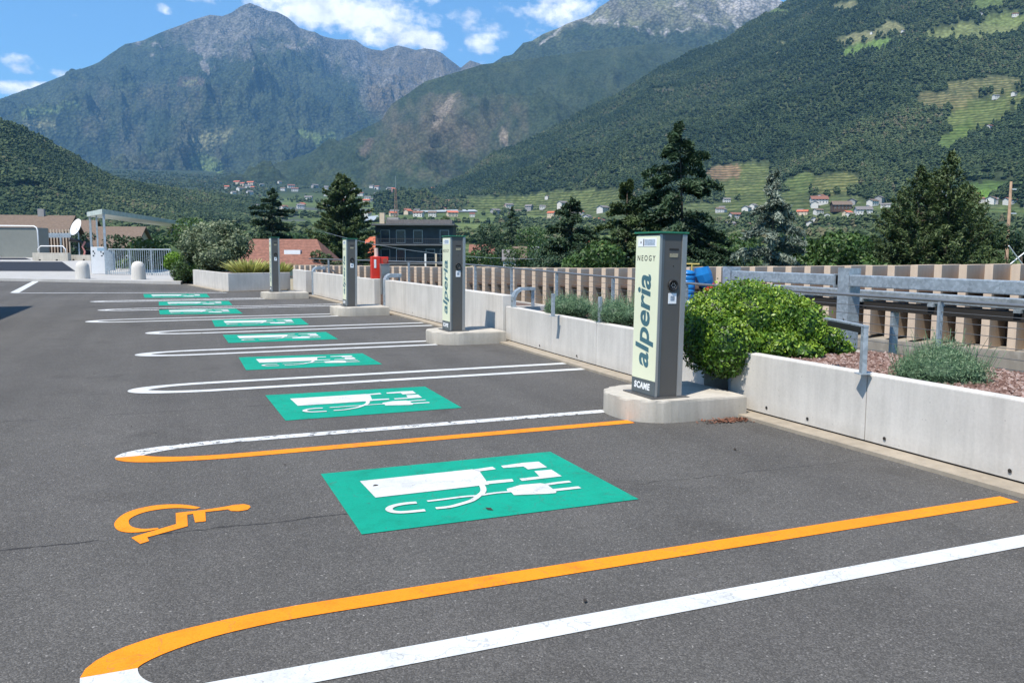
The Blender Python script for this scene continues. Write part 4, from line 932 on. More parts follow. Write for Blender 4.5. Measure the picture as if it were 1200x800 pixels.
for (y0, y1, lb) in [(8.75, 11.0, 'upper galvanised box beam between the two posts behind the big hedge'), (1.5, 8.5, 'long upper galvanised box beam running out of the frame at right')]:
    r = empty('barrier_beam', (bx-.04, y0, 1.22), lb, 'beam', 'galvanised box beams of the vehicle barrier')
    MB().box(-.075, .075, 0, y1-y0, -.075, .075, .012).build('box_beam', M['galv'], r)
    MB().box(-.09, .09, 0, .02, -.1, .085, .003).build('end_plate', M['galv'], r)
r = empty('barrier_beam', (bx+.42, 1.2, 1.02), 'lower galvanised beam set behind the upper one with dark brackets below', 'beam', 'galvanised box beams of the vehicle barrier')
MB().box(-.08, .08, 0, 9.9, -.06, .06, .012).build('box_beam', M['galv'], r)
MB().box(-.06, .14, 0, 9.9, -.2, -.09, .004).build('lower_shade_bar', M['dark_fill'], r)  # dark bar standing in for the shadows below the beam
for yy in np.arange(.6, 9.6, 1.15): MB().box(-.1, .1, yy, yy+.09, -.1, -.06, .003).build('bracket', M['galv'], r)
for yy in (.9, 4.4, 7.0, 9.0): MB().box(-.05, .05, yy, yy+.05, -1.54, -.2).build('support', M['galv'], r)
MB().box(-.1, -.085, 4.2, 4.75, -.1, -.02).build('white_tag', M['whiteplate'], r)

# cable railing
def rail_z(y): return float(np.interp(y, [0, 12, 16, 21, 34], [1.10, 1.11, 1.19, 1.27, 1.29]))
rx = lambda y: float(np.interp(y, [0, 14, 22, 34], [7.3, 7.3, 7.1, 5.0]))
rr_ = empty('cable_railing', (7.3, 6.23, 0), 'low steel railing with thin cables running along the back of the planters', 'railing')
ys = [-1, 3, 6.23, 10, 14.2, 18.7, 22, 26, 30, 33.5]
P = lambda y, z: (rx(y)-7.3, y-6.23, z)
MB().tube([P(y, rail_z(y)) for y in ys], .019, 10).build('top_rail', M['rail'], rr_, True)
for q in range(6): MB().tube([P(y, rail_z(y)-.115-q*.098) for y in ys], .004, 5).build('cable', M['cable'], rr_, True)
for k in range(-2, 13):
    y = 6.23+2.28*k
    if y > 33.4: break
    MB().box(P(y, 0)[0]-.03, P(y, 0)[0]+.03, y-6.23-.012, y-6.23+.012, -.1, rail_z(y)-.015, .002).build('post', M['galv'], rr_)
# galvanised bent channels passing over the planter gaps
def bent_channel(name, label, x, y, z0, ztop, back=.75, wd=.06, dp=.05, rz=0.):
    r = empty(name, (x, y, z0), label, 'bracket', 'galvanised bent channels at the wall gaps', rz)
    h = ztop-z0; prof = [(0, 0), (0, h-.16), (.05, h-.06), (.15, h), (back, h)]; inn = [(dp, 0), (dp, h-.18), (.09, h-.1), (.17, h-dp), (back, h-dp)]
    bm = MB(); A_ = []
    for (px, pz), (qx, qz) in zip(prof, inn): A_.append([bm.b.verts.new((px, -wd, pz)), bm.b.verts.new((px, wd, pz)), bm.b.verts.new((qx, wd, qz)), bm.b.verts.new((qx, -wd, qz))])
    for i in range(len(A_)-1):
        for k_ in range(4): bm.b.faces.new((A_[i][k_], A_[i][(k_+1) % 4], A_[i+1][(k_+1) % 4], A_[i+1][k_]))
    bm.b.faces.new(A_[0][::-1]); bm.b.faces.new(A_[-1]); bm.build('channel', M['galv'], r)
    MB().box(back-.05, back, -.02, .02, -.0, h-dp).build('rear_leg', M['galv'], r)
    for i in range(5): MB().box(-.008, -.001, -.012, .012, .1+i*(h-.35)/5, .122+i*(h-.35)/5, .003).build('bolt', M['rail'], r)
    return r
bent_channel('bent_channel', 'galvanised bent channel standing on the left end of the nearer planter', 5.50, 13.42, .63, .97, .42)
bent_channel('bent_channel', 'galvanised bent channel in the wall gap right of the red post', 5.42, 22.45, 0, .98, .45, .15, .1)
bent_channel('bent_channel', 'galvanised bent channel in the wall gap beside the farthest charging column', 4.80, 30.9, 0, 1.02, .45, .2, .1)
bent_channel('bent_channel', 'galvanised channel low in the shaded gap under the big hedge', 5.5, 7.2, 0, .62, .5, .1)
for (u, v, zt, lb) in [(1011, 438, .985, 'short galvanised post with a black arm on the right planter wall'), (648, 370.5, .97, 'slim grey post at the left end of the pair of grey green shrubs'), (703, 377.5, .98, 'slim grey post between the two grey green shrubs')]:
    z0 = .6 if u > 900 else .63; x, y = G(u, v, z0); r = empty('short_post', (x, y, z0), lb, 'post', rz=-.36 if u > 900 else 0)
    MB().box(-.05, .05, -.05, .05, 0, .008).build('foot_plate', M['galv'], r)
    MB().box(-.02, .02, -.028, .028, .008, zt-z0, .003).build('upright', M['galv'], r)
    if u > 900:
        MB().box(-.022, .022, -.03, .78, zt-z0-.0, zt-z0+.018, .003).build('arm', M['galv'], r); MB().box(-.026, .026, .04, .7, zt-z0-.05, zt-z0-.003, .003).build('rubber_sleeve', M['black'], r)

# blue equipment behind the nearest column
x, y = XY(806, 13.6); zz = H(313.5, 13.6)
r = empty('blue_container', (x, y, -.52), 'blue ribbed plastic container behind the nearest charging column', 'container')
bm = MB()
for i in range(22): bm.lathe([(.125, 0), (.132, .02), (.132, .055), (.125, .078)], (0, 0, .02+i*.078), 20)
bm.build('ribbed_body', M['blue'], r, True); MB().lathe([(.132, 0), (.125, .04), (.08, .07), (.0001, .08)], (0, 0, 1.74), 20).build('lid', M['blue'], r, True)
MB().box(-.3, .3, -.3, .3, 0, .02).build('base', M['dark_fill'], r)
x2, y2 = XY(824, 13.7)
r = empty('blue_hood', (x2, y2, -.52), 'blue hooded hose head with red and black coupling peeping over the hedge', 'equipment', rz=-.6)
MB().tube([(-.02, 0, 1.86), (.0, 0, 1.74), (.05, 0, 1.62), (.1, 0, 1.55)], [.115, .15, .135, .1], 8).build('hood', M['blue'], r)
MB().tube([(.095, 0, 1.555), (.125, 0, 1.51)], [.1, .105], 16).build('red_ring', M['red'], r)
MB().tube([(.125, 0, 1.51), (.15, 0, 1.475)], [.1, .09], 16).build('black_ring', M['black'], r)
MB().tube([(.15, 0, 1.475), (.175, 0, 1.44)], [.07, .065], 16).build('white_ring', M['whiteplate'], r)
MB().tube([(-.02, 0, 0), (-.02, 0, 1.7)], .035, 8).build('stand', M['dark_fill'], r)
r = empty('yellow_rail', (*XY(797, 14.2), -.52), 'thin yellow bar above the blue container', 'rail')
q = Vector((*XY(820, 14.2), 0))-Vector((*XY(797, 14.2), 0)); zb = H(308.5, 14.2)+.52
MB().tube([(-q.x*.6, -q.y*.6, zb), (q.x, q.y, zb-.01)], .012, 8).build('bar', M['yellow'], r); MB().tube([(q.x*.25, q.y*.25, 0), (q.x*.25, q.y*.25, zb)], .012, 6).tube([(q.x*.62, q.y*.62, 0), (q.x*.62, q.y*.62, zb)], .012, 6).build('uprights', M['yellow'], r)

# red post on the wall
r = empty('red_post', (5.38, 23.3, .82), 'red hydrant-like post with side box standing on the low wall', 'post')
MB().box(-.13, .13, -.1, .1, 0, .62, .02).build('body', M['red'], r)
MB().box(.13, .36, -.08, .08, .38, .61, .015).build('side_box', M['red'], r); MB().tube([(.26, -.081, .5), (.26, -.095, .5)], .07, 14).build('round_window', simple('dull_red_disc', (.35, .08, .05), .5), r)
MB().tube([(.03, 0, .62), (.03, 0, .86)], .055, 10).build('white_rod', simple('pale_rod', (.7, .5, .42), .5), r)
MB().box(-.06, .0, -.108, -.1, .3, .54, .002).build('label_strip', M['whiteplate'], r)
r = empty('grey_box', (5.55, 22.9, .4), 'small grey cabinet on the wall just right of the red post', 'cabinet')
MB().box(-.12, .12, -.1, .1, 0, .82, .01).build('cabinet_body', M['rail'], r); MB().box(-.13, .13, -.11, .11, .82, .84).build('lid', M['rail'], r)
# dark bit of hose at the wall foot behind the second island, cup at the corner
r = setp(MB().lathe([(.04, 0), (.055, .09), (.05, .09), (.035, .01), (.0001, .01)], seg=16).xf(Matrix.Rotation(1.2, 4, 'X')).build('paper_cup', M['white'], None, True), 'crumpled white paper cup at the corner of wall and kerb', 'cup'); r.location = (5.14, 6.72, .07)

# ------------------------------------------------------------------ hedge and shrubs
def shrub(name, label, blobs, n, leaf, mat, aspect=.5, core=.8, jitter=.7, cat='shrub', shell=.25, basept=None, tintup=.3):
    B = []
    for (u, v, d, rx_, rz_) in blobs:
        p = D(u, v, d); B.append((p.x, p.y, p.z, rx_, rx_, rz_))
    bp = basept or (B[0][0], B[0][1], 0); root = empty(name, bp, label, cat)
    B = [(b[0]-bp[0], b[1]-bp[1], b[2]-bp[2], b[3], b[4], b[5]) for b in B]
    Pp, Nn = blob_points(B, n, shell)
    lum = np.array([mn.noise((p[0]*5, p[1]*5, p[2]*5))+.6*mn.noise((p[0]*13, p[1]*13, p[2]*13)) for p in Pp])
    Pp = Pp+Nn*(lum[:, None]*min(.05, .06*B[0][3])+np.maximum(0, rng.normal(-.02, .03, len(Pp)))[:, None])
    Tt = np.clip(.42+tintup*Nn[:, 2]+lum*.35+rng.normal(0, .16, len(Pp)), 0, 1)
    V, Fq, T = leaf_quads(Pp, Nn, leaf, aspect, jitter, Tt); mesh_np('foliage', V, Fq, mat, root, tint=T)
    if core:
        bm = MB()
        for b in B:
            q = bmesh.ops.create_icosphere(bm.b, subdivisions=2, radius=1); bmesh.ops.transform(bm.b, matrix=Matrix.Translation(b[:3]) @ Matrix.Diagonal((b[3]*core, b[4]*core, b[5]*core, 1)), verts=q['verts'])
        o = bm.build('inner_core', mat, root)  # solid core blobs added behind the leaves to block see-through
    return root
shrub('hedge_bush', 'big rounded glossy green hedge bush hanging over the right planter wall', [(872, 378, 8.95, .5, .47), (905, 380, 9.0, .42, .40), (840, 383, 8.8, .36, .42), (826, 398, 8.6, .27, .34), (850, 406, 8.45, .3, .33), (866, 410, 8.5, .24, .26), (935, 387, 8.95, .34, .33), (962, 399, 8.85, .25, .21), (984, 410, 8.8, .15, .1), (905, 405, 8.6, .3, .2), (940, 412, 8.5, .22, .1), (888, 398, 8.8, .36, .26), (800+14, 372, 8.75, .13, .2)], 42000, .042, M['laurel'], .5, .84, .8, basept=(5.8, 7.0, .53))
shrub('silvery_shrub', 'large loose silvery green shrub at the far end of the bays beside the planter box', [(250, 284, 40, 1.15, 1.0), (228, 288, 40, .8, .8), (276, 288, 40, .85, .8), (255, 302, 39.5, 1.1, .8), (236, 274, 40, .6, .55), (262, 270, 40, .6, .5)], 7500, .17, M['olive_leaf'], .35, .75, 1.0, shell=.45)
shrub('green_shrub', 'low green shrub hanging down left of the far planter box', [(225, 313, 40.5, .75, .7), (212, 318, 41, .5, .5), (240, 318, 40, .6, .6), (215, 327, 41, .45, .35)], 4500, .12, M['broad_leaf'], .5, .8, .9)
shrub('bright_shrub', 'small bright yellow green shrub beside the railing end', [(205, 305, 42, .5, .42), (199, 310, 42, .3, .3)], 1600, .12, M['bright_leaf'], .6, .8, .9)
def tuft(name, label, x, y, z, r, h, n, mat, wid, cat='shrub', spread=1., wild=0., group=None):
    root = empty(name, (x, y, z), label, cat, group); V, Fc, T = [], [], []
    for i in range(n):
        a = rng.uniform(0, 2*PI); q = math.sqrt(rng.random()); bx_, by_ = q*r*.45*math.cos(a), q*r*.45*math.sin(a)
        L = h*rng.uniform(.6, 1.05)*(1-.25*q)+(rng.uniform(0, wild) if rng.random() < .06 else 0); out = q*r*.62*spread*rng.uniform(.7, 1.2); tx, ty = bx_+out*math.cos(a)+rng.normal(0, .02), by_+out*math.sin(a)+rng.normal(0, .02)
        pa = Vector((-math.sin(a), math.cos(a), 0)).lerp(Vector((rng.normal(), rng.normal(), 0)), .5).normalized()*wid*rng.uniform(.6, 1.2)
        p0 = Vector((bx_, by_, 0)); p1 = Vector(((bx_+tx)/2, (by_+ty)/2, L*.62)); p2 = Vector((tx, ty, L)); k = len(V)
        V += [p0-pa*.6, p0+pa*.6, p1+pa, p1-pa, p2+pa*.15, p2-pa*.15]; Fc += [(k, k+1, k+2, k+3), (k+3, k+2, k+4, k+5)]; T += [.15, .15, .45, .45]+[min(1, max(0, rng.normal(.7, .2)))]*2
    mesh_np('foliage', [tuple(v) for v in V], Fc, mat, root, tint=T); return root
def lavender(label, bl, n, sz):
    r = shrub('lavender_bush', label, bl, n, sz, M['lav'], .16, .72, 1.3, shell=.5)
    x0_, y0_, _z = r.location; V, Fc_, T = [], [], []
    for i_ in range(190):
        b_ = bl[int(rng.integers(len(bl)))]; c_ = D(*b_[:3]); a = rng.uniform(0, 2*PI); q = rng.uniform(.2, .95)
        p0 = Vector((c_.x-x0_+b_[3]*q*math.cos(a), c_.y-y0_+b_[3]*q*math.sin(a), c_.z-_z)); up = Vector((math.cos(a)*q*.5+rng.normal(0, .1), math.sin(a)*q*.5+rng.normal(0, .1), 1)).normalized(); L_ = b_[4]*rng.uniform(1., 1.5)
        side = Vector((rng.normal(), rng.normal(), 0)).normalized()*.0022; k_ = len(V); p1 = p0+up*L_
        V += [p0-side, p0+side, p1+side, p1-side]; Fc_ += [(k_, k_+1, k_+2, k_+3)]; T += [.5]*4
    mesh_np('flower_stalks', [tuple(v) for v in V], Fc_, M['lav'], r, tint=T)
lavender('large grey green lavender bush in the gravel of the right planter', [(1100, 436, 6.95, .34, .2), (1075, 438, 7.0, .22, .17), (1130, 438, 6.9, .22, .16), (1105, 425, 7.05, .24, .2)], 16000, .035)
lavender('left one of the two grey green bushes in the middle planter', [(665, 360, 13.1, .36, .2), (652, 362, 13.3, .2, .15), (680, 362, 12.9, .24, .16)], 8000, .05)
lavender('right one of the two grey green bushes, nearer the first charging column', [(722, 367, 11.5, .34, .22), (706, 369, 11.8, .2, .15), (740, 370, 11.3, .26, .17)], 8000, .045)
tuft('striped_plant', 'larger spiky yellow striped plant at the left end of the far planter box', 3.0, 35.7, .6, 1.15, .75, 420, M['yucca'], .03, 'plant')
tuft('striped_plant', 'smaller spiky yellow striped plant nearer the farthest charging column', 4.1, 35.9, .6, .95, .62, 300, M['yucca'], .03, 'plant')

# ------------------------------------------------------------------ far left: bollards, canopy, railing
def bollard(u, d, label):
    x, y = XY(u, d); z = .0
    o = MB().lathe([(.36, 0), (.355, .06), (.345, .35), (.33, .72), (.315, .82), (.27, .93), (.19, 1.01), (.09, 1.045), (.0001, 1.055)], seg=28).build('concrete_bollard', M['concrete'], None, True); o.location = (x, y, z); setp(o, label, 'bollard', 'round topped concrete bollards')
bollard(95.5, 43.0, 'left one of the two round topped concrete bollards'); bollard(161, 42.2, 'right one of the two round topped concrete bollards')
def upright(r, base, u, d, z0, z1, w_, name='post', mat='galv'):
    x, y = XY(u, d); MB().box(x-base[0]-w_/2, x-base[0]+w_/2, y-base[1]-w_/2, y-base[1]+w_/2, z0-base[2], z1-base[2], .004).build(name, M[mat], r)
bs = (*XY(115, 52), .15); cr = empty('canopy', bs, 'long flat canopy roof on slim grey posts beyond the bollards', 'canopy')
upright(cr, bs, 123.5, 50, .15, H(250, 50), .13); upright(cr, bs, 115, 52, .15, H(252, 52), .1); upright(cr, bs, 107.5, 54, .15, H(254, 54), .13)
upright(cr, bs, 236, 78, -8, H(268, 78), .15)
c4pts = [XY(122, 49.6), XY(240, 80), XY(214, 83), XY(104, 53.6)]
MB().prism([(p[0]-bs[0], p[1]-bs[1]) for p in c4pts], [H(252, 49.6)-.15]*4, [H(246.5, 49.6)-.15]*4, .02).build('roof_panel', simple('canopy_sheet', (.5, .55, .5), .5, .2), cr)
# ticket cabinet
bs = (*XY(112, 51), .15); r = empty('information_board', bs, 'white cabinet boards with black pictograms between the canopy posts', 'board')
x, y = XY(118, 51.2); MB().box(-.25, .62, -.1, .1, 0, 1.65, .02).build('board_body', M['white'], r)
for (dx, dz, ww, hh_) in [(-.12, 1.38, .07, .1), (-.05, 1.26, .05, .1), (-.12, 1.12, .08, .08), (.3, 1.35, .06, .1), (.42, 1.25, .07, .12), (.34, 1.12, .1, .06)]: MB().box(dx-ww/2, dx+ww/2, -.108, -.101, dz-hh_/2, dz+hh_/2, .002).build('pictogram', M['ink'], r)
MB().box(.1, .5, -.106, -.101, 1.42, 1.6, .002).build('blue_sign', simple('pale_blue_sign', (.35, .5, .6), .5), r)
# bar railing
a = Vector((*XY(127, 50), .15)); c = Vector((*XY(200, 48.5), .15)); r = empty('bar_railing', tuple(a), 'grey railing of upright bars behind the right bollard', 'railing'); v_ = c-a; L = v_.length; dv = v_.normalized()
MB().tube([(0, 0, 1.5), tuple(v_+Vector((0, 0, 1.5)))], .035, 8).tube([(0, 0, .12), tuple(v_+Vector((0, 0, .12)))], .025, 6).build('rails', M['galv'], r)
for k in range(30):
    p = dv*(L*k/29); wdt = .05 if k % 10 in (0,) else .017
    MB().box(p.x-wdt, p.x+wdt, p.y-.012, p.y+.012, 0, 1.49).build('bar', M['galv'], r)
MB().box(-.1, .32, -.02, .02, .25, 1.42, .01).build('gate_panel', M['galv'], r)

def on_slab(u, d): x, y = XY(u, d); return (x, y, slab_z(d)+.025)
b = on_slab(15, 86.5); r = empty('grey_portal', b, 'big grey sheet metal enclosure with rounded white frame at the left edge', 'enclosure')
ex = Vector((*XY(46, 86.5), 0))-Vector((b[0], b[1], 0)); el_ = ex.normalized(); n_ = Vector((-el_.y, el_.x, 0)); x1 = ex.length
def loc(s, t, z): p = el_*s+n_*t; return (p.x, p.y, z)
MB().prism([loc(-12, 0, 0)[:2], loc(x1-.15, 0, 0)[:2], loc(x1-.15, 2.2, 0)[:2], loc(-12, 2.2, 0)[:2]], 0, 3.05, .02).build('sheet_wall', M['wallgrey'], r)
MB().tube([loc(x1, -.1, 0), loc(x1, -.1, 2.75), loc(x1-.1, -.1, 3.05), loc(x1-.35, -.1, 3.2), loc(-12, -.1, 3.3)], .07, 10).build('white_frame', M['white'], r, True)
MB().tube([loc(-3.6, -.25, 2.0), loc(-1.2, -.25, -.0)], .09, 8).build('diagonal_brace', M['galv'], r)
for (u0, u1, d_, hh_, lb) in [(37.5, 79, 77, .72, 'longer concrete block with a white hoop rail on it'), (80.5, 106, 78, .5, 'lower concrete block right of the hooped one')]:
    b = on_slab(u0, d_); r = empty('concrete_block', b, lb, 'block'); q = Vector((*XY(u1, d_), 0))-Vector((b[0], b[1], 0)); e1 = q.normalized(); n1_ = Vector((-e1.y, e1.x, 0))*.6
    MB().prism([(0, 0), (q.x, q.y), (q.x+n1_.x, q.y+n1_.y), (n1_.x, n1_.y)], 0, hh_, .02).build('block', M['kerb'], r)
    for t in (.22, .7): p_ = q*t; MB().box(p_.x-.12, p_.x+.12, p_.y-.02, p_.y+.1, -.0, .12).build('slot', M['dark_fill'], r)
    if u0 < 50:
        p0, p1 = q*.12, q*.9; MB().tube([tuple(p0+n1_*.5+Vector((0, 0, hh_))), tuple(p0+n1_*.5+Vector((0, 0, hh_+.35))), tuple(p0*.9+p1*.1+n1_*.5+Vector((0, 0, hh_+.62))), tuple(p0*.1+p1*.9+n1_*.5+Vector((0, 0, hh_+.62))), tuple(p1+n1_*.5+Vector((0, 0, hh_+.35))), tuple(p1+n1_*.5+Vector((0, 0, hh_)))], .05, 8).build('hoop_rail', M['white'], r, True)
# satellite dish
b = on_slab(93, 82); r = empty('satellite_dish', b, 'white oval satellite dish on a small stand behind the left bollard', 'satellite dish')
zc = H(268, 82)-b[2]; dm = MB(); dm.lathe([(.0001, .18), (.3, .15), (.6, .06), (.86, -.08), (.87, -.11), (.6, .02), (.3, .1), (.0001, .13)], seg=26)
dm.xf(Matrix.Translation((-.15, 0, zc)) @ Vector((-.8, -.52, .4)).to_track_quat('Z', 'Y').to_matrix().to_4x4() @ Matrix.Rotation(PI, 4, 'X'))
dm.build('dish', M['white'], r, True); MB().tube([(0, 0, 0), (0, 0, zc-.6), (-.15, .0, zc-.1)], .06, 8).tube([(0, 0, zc*.55), (-.75, -.2, zc-1.0)], .05, 6).build('stand', M['galv'], r)
MB().tube([(-.8, -.2, zc-1.15), (.1, -.1, zc-1.35), (.5, 0, zc-1.7)], [.22, .13, .08], 8).build('dark_cover', M['black'], r)
MB().tube([(.35, -.1, 0), (.5, -.1, .7), (.3, -.1, 1.2), (.55, -.1, 1.7)], .09, 8).build('red_white_cable', simple('pinkish_red_cable', (.5, .2, .17), .6, 0, .5, 3.), r)
# guard rail and short fins beyond
b = on_slab(52, 92); r = empty('guard_rail', b, 'bluish steel guard rail beyond the grey enclosure', 'rail'); q = Vector((*XY(84, 92), 0))-Vector((b[0], b[1], 0))
z1 = H(274.5, 92)-b[2]; MB().prism([(0, 0), (q.x, q.y), (q.x-.1, q.y+.2), (-.1, .2)], z1-.5, z1, .03).build('beam', M['galv'], r)
for t in (.02, .62): p_ = q*t; MB().box(p_.x-.08, p_.x+.08, p_.y-.1, p_.y+.1, 0, z1-.5).build('post', M['galv'], r)
b = (*XY(50, 97), -1); r = empty('fin_parapet', b, 'short row of pale fins above the steel guard rail at far left', 'parapet'); q = Vector((*XY(82, 97), 0))-Vector((b[0], b[1], 0)); zt = H(270, 97)-b[2]
for k in range(10): p_ = q*(k/9); MB().box(p_.x-.07, p_.x+.07, p_.y, p_.y+.4, -6, zt, .01).build('fin', M['fin'], r)
MB().prism([(0, .42), (q.x, q.y+.42), (q.x, q.y+.5), (0, .5)], -6, zt-.35).build('back_panel', M['fin_back'], r)

# ------------------------------------------------------------------ houses
def house(name, x, y, z, w_, dp, h, rh, rz, wall, roof, label, group=None, wins=(3, 2), cat='house', eave=.5, found=3., chimney=False, hip=0., skylight=None, balcony=False):
    r = empty(name, (x, y, z), label, cat, group, rz)
    MB().box(-w_/2, w_/2, -dp/2, dp/2, -found, h).prism([(-w_/2, -dp/2), (w_/2, -dp/2), (w_/2, dp/2), (-w_/2, dp/2)], h, h+.001).build('wall', M[wall], r)
    bm = MB(); e = eave; y0 = dp/2+e; x0 = w_/2+e; k = e*rh/(dp/2)
    if not hip:
        for sx in (-1, 1):
            g = MB(); a = [g.b.verts.new(v) for v in ((sx*(w_/2-.01), -dp/2, h), (sx*(w_/2-.01), dp/2, h), (sx*(w_/2-.01), 0, h+rh-.05))]; g.b.faces.new(a)
            g.build('gable', M[wall], r)
    hp = hip
    for sgn in (-1, 1):
        v0 = [(-x0, sgn*y0, h-k), (x0, sgn*y0, h-k), (x0-hp, 0, h+rh), (-x0+hp, 0, h+rh)]
        vs = [bm.b.verts.new(v) for v in v0]+[bm.b.verts.new((v[0], v[1], v[2]+.22)) for v in v0]
        for f in ((0, 1, 2, 3), (4, 5, 6, 7), (0, 1, 5, 4), (1, 2, 6, 5), (2, 3, 7, 6), (3, 0, 4, 7)): bm.b.faces.new([vs[i] for i in f])
    if hip:
        for sx in (-1, 1):
            a = [bm.b.verts.new(v) for v in ((sx*x0, -y0, h-k+.2), (sx*x0, y0, h-k+.2), (sx*(x0-hp), 0, h+rh+.2))]; bm.b.faces.new(a)
    rf = bm.build('roof', M[roof], r)
    if chimney: MB().box(w_*.2, w_*.2+.8, -.4, .4, h+rh*.4, h+rh+1.1).build('chimney', M['render_grey'], rf)
    nx, nz = wins
    for j in range(nz):
        for i in range(nx):
            cx_ = -w_/2+w_*(i+.5)/nx; cz = h*(j+.55)/nz; ww = min(1.3, w_/nx*.4); wh = min(1.5, h/nz*.5)
            f = MB().box(cx_-ww/2-.08, cx_+ww/2+.08, -dp/2-.05, -dp/2+.02, cz-wh/2-.08, cz+wh/2+.08).build('window', M['white'], r)
            MB().box(cx_-ww/2, cx_+ww/2, -dp/2-.08, -dp/2-.051, cz-wh/2, cz+wh/2).build('pane', M['glass'], f)
    if balcony:
        for j in range(1, nz): MB().box(-w_*.48, w_*.48, -dp/2-1.2, -dp/2-.09, h*j/nz-.1, h*j/nz+.9).build('balcony', M['wood_dark'], r)
    if skylight: sx_, st = skylight; MB().box(sx_-.9, sx_+.9, -dp/2*(1-st)-.5, -dp/2*(1-st)+.45, h+rh*st-.05, h+rh*st+.42).build('skylight', M['whiteplate'], rf)
    return r
# terracotta roof behind the two far columns
x, y = XY(334, 96); house('roofed_house', x, y, -7.5, 10.6, 9, 7.7, 2.5, -.38, 'render_cream', 'tile_red', 'house with a wide terracotta roof and one skylight behind the farthest charging column', hip=2.2, eave=.6, skylight=(1.6, .42))
x, y = XY(442, 150); house('roofed_house', x, y, -6.5, 3.4, 6, 7.2, 3.2, -.38, 'render_cream', 'tile_orange', 'narrow house with a bright orange roof left of the dark apartment house', wins=(1, 2), eave=.3)
x, y = XY(22, 118); house('roofed_house', x, y, -7.5, 14, 10, 11.1, 2.7, -.15, 'render_grey', 'tile_brown', 'large house with a weathered brown roof at the far left edge', eave=.6, chimney=True)
x, y = XY(61, 150); house('roofed_house', x, y, -7, 4, 6, 13.1, 1.3, -.15, 'render_cream', 'tile_orange', 'small bright red roof right of the weathered brown roof', wins=(1, 3), eave=.3)
x, y = XY(90, 140); house('roofed_house', x, y, -7, 6.5, 7, 11.2, 2.2, -.2, 'render_cream', 'tile_brown', 'dull reddish roof behind the satellite dish', wins=(2, 3), eave=.4)
x, y = XY(137, 128); house('roofed_house', x, y, -7, 8, 8, 9.2, 2.8, -.3, 'render_cream', 'tile_brown', 'brown roof seen between the canopy posts', wins=(3, 3), eave=.5)
x, y = XY(262, 118); house('roofed_house', x, y, -7, 8.5, 8, 7.2, 2.2, -.3, 'render_grey', 'tile_red', 'reddish house behind the silvery shrub', wins=(3, 2))
x, y = XY(597, 128); house('roofed_house', x, y, -6.8, 1.9, 4, 7.0, 1.4, -.38, 'render_white', 'tile_grey', 'small white gabled house above the beige fins', wins=(1, 2), eave=.2)
x, y = XY(609, 132); house('roofed_house', x, y, -6.8, 1.9, 4, 7.0, 1.9, -.38, 'wood_dark', 'tile_brown', 'brown timber house attached right of the small white one', wins=(1, 2), eave=.2)
x, y = XY(565, 180); house('roofed_house', x, y, -5.8, 5, 7, 6.6, 2.0, -.38, 'render_cream', 'tile_red', 'ochre house right of the second charging column top', wins=(2, 2), eave=.3)
x, y = XY(705, 150); house('roofed_house', x, y, -6, 5, 5, 8.0, 1.2, -.38, 'render_cream', 'tile_orange', 'little ochre house half hidden by the conifers', wins=(2, 2), eave=.3)
# dark apartment house
x, y = XY(489, 140); r = empty('apartment_house', (x, y, -6.6), 'dark flat roofed apartment house with balconies between second and third charging column', 'building', None, -.38)
W, DD, HT = 12.6, 9, H(266, 140)+6.6; dk = simple('dark_slate_cladding', (.035, .045, .055), .55, 0, .3, .8)
MB().box(-W/2, W/2, -DD/2, DD/2, -3, HT).build('wall', dk, r); rf = MB().box(-W/2-.4, W/2+.3, -DD/2-1.3, DD/2+.3, HT, HT+.28, .02).build('roof', simple('roof_edge_grey', (.1, .11, .115), .7), r)
MB().box(-W/2+1.6, W/2-.2, -DD/2+1, DD/2-1, HT+.28, HT+1.0, .02).build('roof_parapet', M['tile_grey'], rf); MB().box(-W/2+.2, -W/2+1.0, -1, .2, HT+.28, HT+2.2, .02).build('chimney', M['render_cream'], rf)
MB().box(-W/2+1.2, -W/2+3.2, 0, 2, HT+.28, HT+1.5, .02).build('roof_box', M['render_grey'], rf)
for j in range(4):
    z = HT-3.05*(j+1)
    MB().box(-W/2-.2, W/2*.98, -DD/2-1.2, -DD/2-.09, z-.12, z+.02).build('balcony_slab', simple('balcony_grey', (.16, .17, .18), .7), r)
    bm = MB(); bm.box(-W/2-.2, W/2*.98, -DD/2-1.2, -DD/2-1.16, z+.9, z+.96)
    for k in range(40): xx = -W/2-.15+k*(W*.98/40); bm.box(xx, xx+.03, -DD/2-1.19, -DD/2-1.165, z+.02, z+.9)
    bm.build('balcony_railing', M['grey_body'], r)
    for i, cx_ in enumerate((-4.7, -2.2, .6, 2.6, 4.9)):
        if (i+j) % 4 == 3: continue
        white_framed = (j == 0 and i in (3,)) or (j == 1 and i in (1, 2))  # the few windows with white frames
        f = MB().box(cx_-.75, cx_+.75, -DD/2-.05, -DD/2+.02, z+.25, z+2.35).build('window', M['white'] if white_framed else M['grey_light'], r)
        MB().box(cx_-.66, cx_+.66, -DD/2-.08, -DD/2-.051, z+.34, z+2.26).build('pane', M['glass'], f)
for i, cx_ in enumerate((1.9, 3.6)): MB().box(cx_-.14, cx_+.14, -DD/2-1.35, -DD/2-1.22, HT-12, HT-4.5).build('pale_column', M['render_cream'] if i else M['white'], r)

